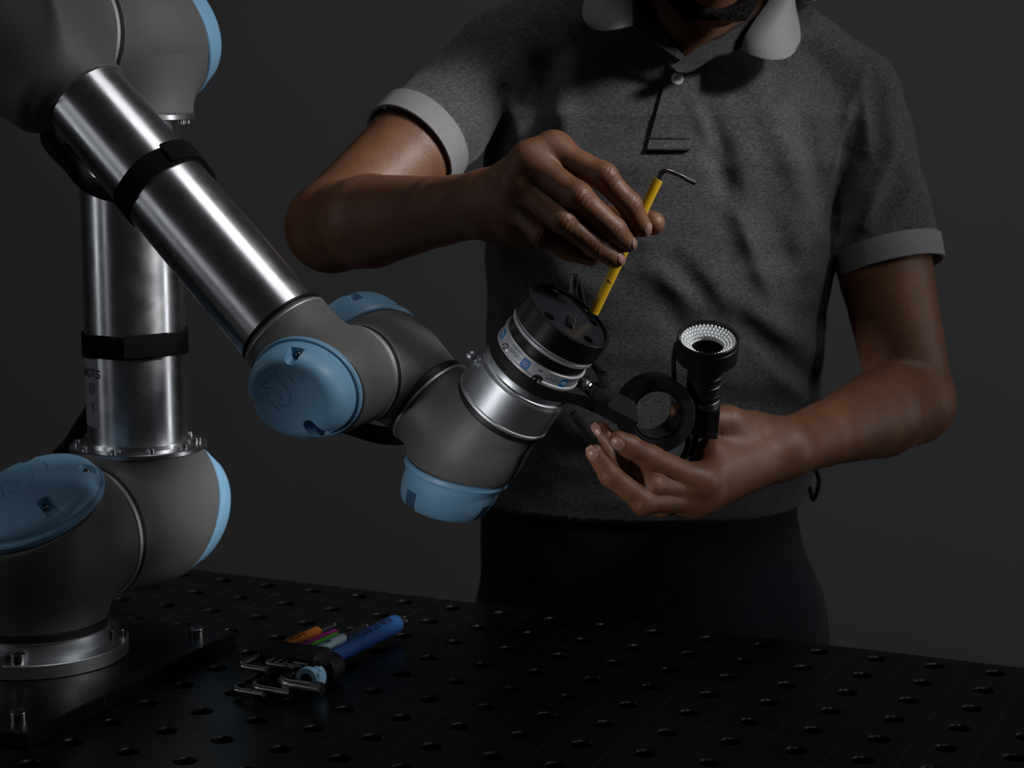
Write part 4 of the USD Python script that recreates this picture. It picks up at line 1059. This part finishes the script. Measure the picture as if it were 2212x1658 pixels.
# polo shirt
FOLD = [(1912, 138, 1868, 212, 13, 5), (1868, 212, 1836, 300, 13, 5), (1836, 300, 1816, 400, 13, 5), (1816, 400, 1772, 478, 14, 5), (1920, 190, 1862, 330, 24, -6), (1850, 330, 1832, 500, 30, -6),
    (1896, 190, 1893, 330, 13, 5), (1930, 180, 1925, 340, 18, -6), (1962, 310, 1872, 490, 18, 7), (1968, 400, 1890, 510, 20, -7), (1770, 110, 1850, 200, 26, -5),
        # x0, y0, x1, y1 (pixels on the chest), width px, depth mm
    (1162, 60, 1168, 300, 26, -9), (1205, 150, 1222, 330, 30, 5), (1110, 60, 1098, 330, 26, 6), (1236, 60, 1262, 170, 20, -5), (1082, 200, 1076, 420, 20, -8),
    (1528, 250, 1575, 430, 24, -7), (1500, 225, 1560, 360, 18, 4), (1640, 180, 1768, 470, 40, 7), (1740, 250, 1790, 480, 26, -6), (1600, 300, 1660, 520, 40, 4),
    (1404, 575, 1520, 655, 26, 4), (1450, 560, 1560, 690, 26, -3), (1580, 440, 1664, 640, 22, 6), (1640, 420, 1730, 620, 30, -6), (1500, 560, 1580, 680, 28, 3), (1420, 640, 1500, 760, 28, -3), (1580, 560, 1760, 560, 30, -4), (1560, 620, 1770, 770, 30, 6),
    (1600, 700, 1770, 850, 26, -6), (1640, 760, 1780, 900, 26, 5), (1130, 560, 1330, 640, 40, 3), (1080, 640, 1180, 860, 40, 5), (1180, 900, 1450, 1000, 45, 4), (1400, 830, 1700, 900, 40, -4), (1560, 930, 1770, 960, 28, 4)]
FW = []
for x0, y0, x1, y1, w, dmm in FOLD:
    a, b = at(x0, y0, 1.82), at(x1, y1, 1.82); FW.append((a[[0, 2]], b[[0, 2]], w / 2330., dmm * .001))
def folds(p):
    f = np.zeros(len(p)); xz = p[:, [0, 2]]
    front = np.clip((1.93 - p[:, 1]) / .05, 0, 1)
    for a, b, w, dm in FW:
        ba2 = b - a; L2 = ba2 @ ba2; h = ((xz - a) @ ba2) / L2; hc = np.clip(h, 0, 1); dist = np.linalg.norm(xz - a - hc[:, None] * ba2, axis=1)
        tap = .35 + .65 * np.sin(np.pi * np.clip(hc, .05, .95))
        f += dm * np.exp(-(dist / w) ** 2) * tap
    return f * front
RCu = at(900, 306, 1.842); LCu = at(1921, 556, 1.888)
rua, lua = nrm(RCu - RS), nrm(nrm(LCu - LS) + nrm(LE - LS) * .6)
r_sl = sseg(RS, RCu + rua * .03, .047, .0480); l_sl = sseg(LS, LCu + lua * .03, .050, .0490)
yoke_r, yoke_l = sseg(at(1330, 45, 1.935), at(1085, 122, 1.925), .060, .047), sseg(at(1600, 62, 1.94), at(1835, 196, 1.94), .055, .046)
wl, wr_ = at(1372, 0, 1.86)[0], at(1655, 30, 1.86)[0]
VX, VZ = at(1476, 126, 1.835)[[0, 2]]
def shirt(p):
    d = torso(p, .002)
    nz = meshkit.fbm(p * np.array([9., 9., 16.]), 3, 5) - .5
    tr = (p - RS) @ rua
    sr = r_sl(p) + .0016 * np.sin(tr * 95 + 6 * meshkit.noise(p * 14, 3)) * np.clip(tr / .06, 0, 1)
    yk_ = smin(yoke_r(p), yoke_l(p), .02); d = smin(d, yk_, .035)
    sr = smax(sr, (p - RCu) @ rua + .010, .002)
    tl_ = (p - LS) @ lua
    sl = l_sl(p) + .0012 * np.sin((p[:, 0] * 1.2 + p[:, 2] * .7) * 80 + 5 * meshkit.noise(p * 13, 4)) * np.clip(tl_ / .08, 0, 1)
    sl = smax(sl, (p - LCu) @ lua + .010, .002)
    d = smin(smin(d, sr, .010), sl, .010)
    d = d - folds(p) - nz * .010
    # hem
    d = smax(d, .072 - p[:, 2], .003)
    # neck opening
    hole = sseg(NB + np.array([0, .0, .02]), HC + HA @ np.array([0, -.035, -.055]), .0665, .075)(p)
    vx = p[:, 0] - VX; vz = p[:, 2] - VZ
    wedge = np.maximum(np.maximum(-(vx + .86 * vz) * .75, (vx - 2.0 * vz) * .45), p[:, 1] - 1.92)
    d = smax(d, -smin(hole, wedge, .006), .002)
    return d
V, T, N = surface(shirt, (-.19, 1.74, .02), (.48, 2.10, .585), .0040)
polo = part('polo_shirt', (V, T), m_shirt, man, normals=N, label='charcoal heather polo shirt')
def drape(poly, lift, thick, nu=40, nv=40, fn=shirt, Y0=1.72, res=None):
    """A flat piece of cloth laid on the shirt: poly is a 4-sided outline (px) sampled as a grid."""
    c = np.array(poly, float); u, v = np.meshgrid(np.linspace(0, 1, nu), np.linspace(0, 1, nv), indexing='ij')
    q = (c[0] * ((1 - u) * (1 - v))[..., None] + c[1] * (u * (1 - v))[..., None] + c[2] * (u * v)[..., None] + c[3] * ((1 - u) * v)[..., None]).reshape(-1, 2)
    D = np.array([ray(*k) for k in q]); D /= np.linalg.norm(D, axis=1)[:, None]
    t = np.full(len(q), 1.66)
    for _ in range(70):
        t = t + np.clip(fn(EYE + D * t[:, None]), -.01, .03) * .7
    return (EYE + D * (t - lift)[:, None]).reshape(nu, nv, 3)
plk = drape([(1448, 136), (1398, 322), (1490, 324), (1516, 150)], .0022, .0026, 44, 20)
# ease the left edge outwards so that it reads as a separate layer
part('placket', ribbon_grid(plk, .0030), m_shirt, polo, smooth=60)
for y0 in (296, 320):
    k = drape([(1399 + (320 - y0) * .22, y0), (1400 + (320 - y0) * .2, y0 + 3), (1489, y0 + 4), (1490, y0 + 1)], .0042, .001, 4, 30)
    part('placket_seam', ribbon_grid(k, .0012), m_stand, polo, smooth=60)
def button(px, py, r, lift, tilt=(0, 0, 0)):
    P = drape([(px - 1, py - 1), (px + 1, py - 1), (px + 1, py + 1), (px - 1, py + 1)], lift, 0, 2, 2)[0, 0]
    n_ = nrm(-FWD + UPC * .15 + np.array(tilt)); fr_ = frame(P, n_)
    b = lathe([(0, -.0008), (r, -.0008), (r, .0008), (r * .85, .0011), (r * .7, .0006), (0, .0006)], fr_, 32)
    bt = part('button', b, m_button, polo, smooth=30, label='small pearly button')
    for sx in (-1, 1):
        for sy in (-1, 1):
            l = fr_ @ np.array([sx * r * .22, sy * r * .22, .0005, 1]); part('buttonhole', cyl(l[:3], n_, r * .11, .0002, 10), m_seal, bt)
button(1464, 171, .0056, .0046)
# cuffs
def cuff(C, d, r0, r1, wid, S_fn):
    x = nrm(np.cross(d, [.2, -1, .1])); y = np.cross(d, x); P = []
    for a in np.linspace(0, 2 * np.pi, 73):
        row = []
        for w in np.linspace(-1, 1, 7):
            row.append(C + d * w * wid / 2 + (r0 + (r1 - r0) * (w + 1) / 2) * (math.cos(a) * x + math.sin(a) * y))
        P.append(row)
    part('cuff', ribbon_grid(np.array(P), .0028), m_trim, polo, smooth=60, label='light grey ribbed cuff')
cuff(RCu, rua, .0495, .0480, .024, shirt)
cuff(LCu, lua, .0515, .0505, .024, shirt)
# collar: stand and two turned-down leaves
def patch(rows, lift, thick, mat_, name, label=None, curve=0.0):
    """rows: list of lists of (px, py, Y)."""
    P = np.array([[at(*q) for q in r] for r in rows])
    from scipy.interpolate import RectBivariateSpline as RB_
    a, b = P.shape[:2]; ku, kv = min(3, a - 1), min(3, b - 1)
    uu, vv = np.linspace(0, 1, 28), np.linspace(0, 1, 28)
    Q = np.stack([RB_(np.linspace(0, 1, a), np.linspace(0, 1, b), P[..., k], kx=ku, ky=kv)(uu, vv) for k in range(3)], -1)
    return part(name, ribbon_grid(Q, thick), mat_, polo, smooth=60, label=label)
patch([[(1362, -60, 1.905), (1363, -10, 1.855), (1364, 30, 1.828), (1364, 56, 1.818)],
       [(1325, -60, 1.895), (1330, -10, 1.843), (1334, 30, 1.815), (1338, 62, 1.806)],
       [(1290, -60, 1.895), (1292, -10, 1.846), (1298, 30, 1.818), (1306, 66, 1.808)],
       [(1278, -60, 1.905), (1268, -10, 1.862), (1260, 28, 1.836), (1276, 56, 1.822)]], 0, .0032, m_trim, 'collar_leaf', 'light grey collar leaf')
patch([[(1690, -70, 1.92), (1672, -10, 1.868), (1630, 50, 1.828), (1604, 108, 1.810)],
       [(1705, -70, 1.915), (1698, -10, 1.852), (1668, 55, 1.812), (1640, 124, 1.800)],
       [(1715, -70, 1.918), (1712, -10, 1.860), (1700, 58, 1.824), (1688, 128, 1.808)],
       [(1728, -70, 1.935), (1712, -10, 1.888), (1724, 56, 1.856), (1718, 100, 1.832)]], 0, .0032, m_trim, 'collar_leaf', 'light grey collar leaf')
arc = np.linspace(math.radians(200), math.radians(-20), 26); cc = np.array([.1905, 1.925])
rowsC = []
for k_, t_ in enumerate(arc):
    bk_ = math.sin(t_) * .5 + .5
    rowsC.append([np.array([cc[0] + r_ * math.cos(t_), cc[1] + r_ * 1.05 * math.sin(t_), z_ + zb * bk_]) for r_, z_, zb in ((.0735, .570, .024), (.080, .583, .026), (.090, .575, .022), (.100, .556, .012))])
part('collar_back', ribbon_grid(np.array(rowsC), .0032), m_trim, polo, smooth=60, label='light grey collar band behind the neck')
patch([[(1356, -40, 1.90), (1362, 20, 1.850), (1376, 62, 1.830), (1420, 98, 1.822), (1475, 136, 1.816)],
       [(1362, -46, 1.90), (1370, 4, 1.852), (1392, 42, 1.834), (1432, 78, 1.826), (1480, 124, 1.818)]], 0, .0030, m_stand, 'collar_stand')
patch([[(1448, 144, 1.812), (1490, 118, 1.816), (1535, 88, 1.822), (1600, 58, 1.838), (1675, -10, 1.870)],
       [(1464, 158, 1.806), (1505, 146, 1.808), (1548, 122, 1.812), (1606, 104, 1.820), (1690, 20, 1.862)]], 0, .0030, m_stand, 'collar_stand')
button(1584, 92, .0046, .020)

# trousers and shoes
HIP = [at(1230, 1340, 1.93), at(1590, 1350, 1.93)]
def trousers(p):
    d = torso(p, -.004); d = np.maximum(d, p[:, 2] - .075)
    d = smax(d, -.10 - p[:, 2], .04)
    for sx, kx in ((-1, .062), (1, .218)):
        hp = np.array([kx, 1.935, -.08]); kn_ = np.array([.143 + sx * .095, 1.925, -.50]); an = np.array([.143 + sx * .10, 1.95, -.915])
        leg = smin(sseg(hp, kn_, .098, .070)(p), sseg(kn_, an, .070, .062)(p), .03)
        d = smin(d, leg, .03)
    nz = meshkit.fbm(p * np.array([10., 10., 7.]), 3, 11) - .5
    return smax(d - nz * .012, -.900 - p[:, 2], .003)
V, T, N = surface(trousers, (-.12, 1.74, -.93), (.42, 2.12, .10), .0065)
part('trousers', (V, T), m_trous, man, normals=N, label='dark navy trousers')
part('cord_loop', tube([at(1756, 1000, 1.90), at(1769, 1036, 1.895), at(1764, 1064, 1.895), at(1756, 1078, 1.90), at(1748, 1050, 1.905)], .0022, 8, 6), m_rubber, man, smooth=True, label='black cord loop hanging at the hip')
for sx in (-1, 1):
    c = np.array([.143 + sx * .102, 1.93, -.95])
    sole = sseg(c + [0, .06, .03], c + [sx * .012, -.14, .024], .036, .034); up_ = sseg(c + [0, .04, .055], c + [sx * .006, -.06, .035], .042, .036)
    V, T, N = surface(lambda p: smax(smin(sole(p), up_(p), .02), -.9495 - p[:, 2], .004), c + [-.09, -.24, -.01], c + [.09, .16, .13], .005)
    part('shoe', (V, T), m_shoe, man, normals=N)
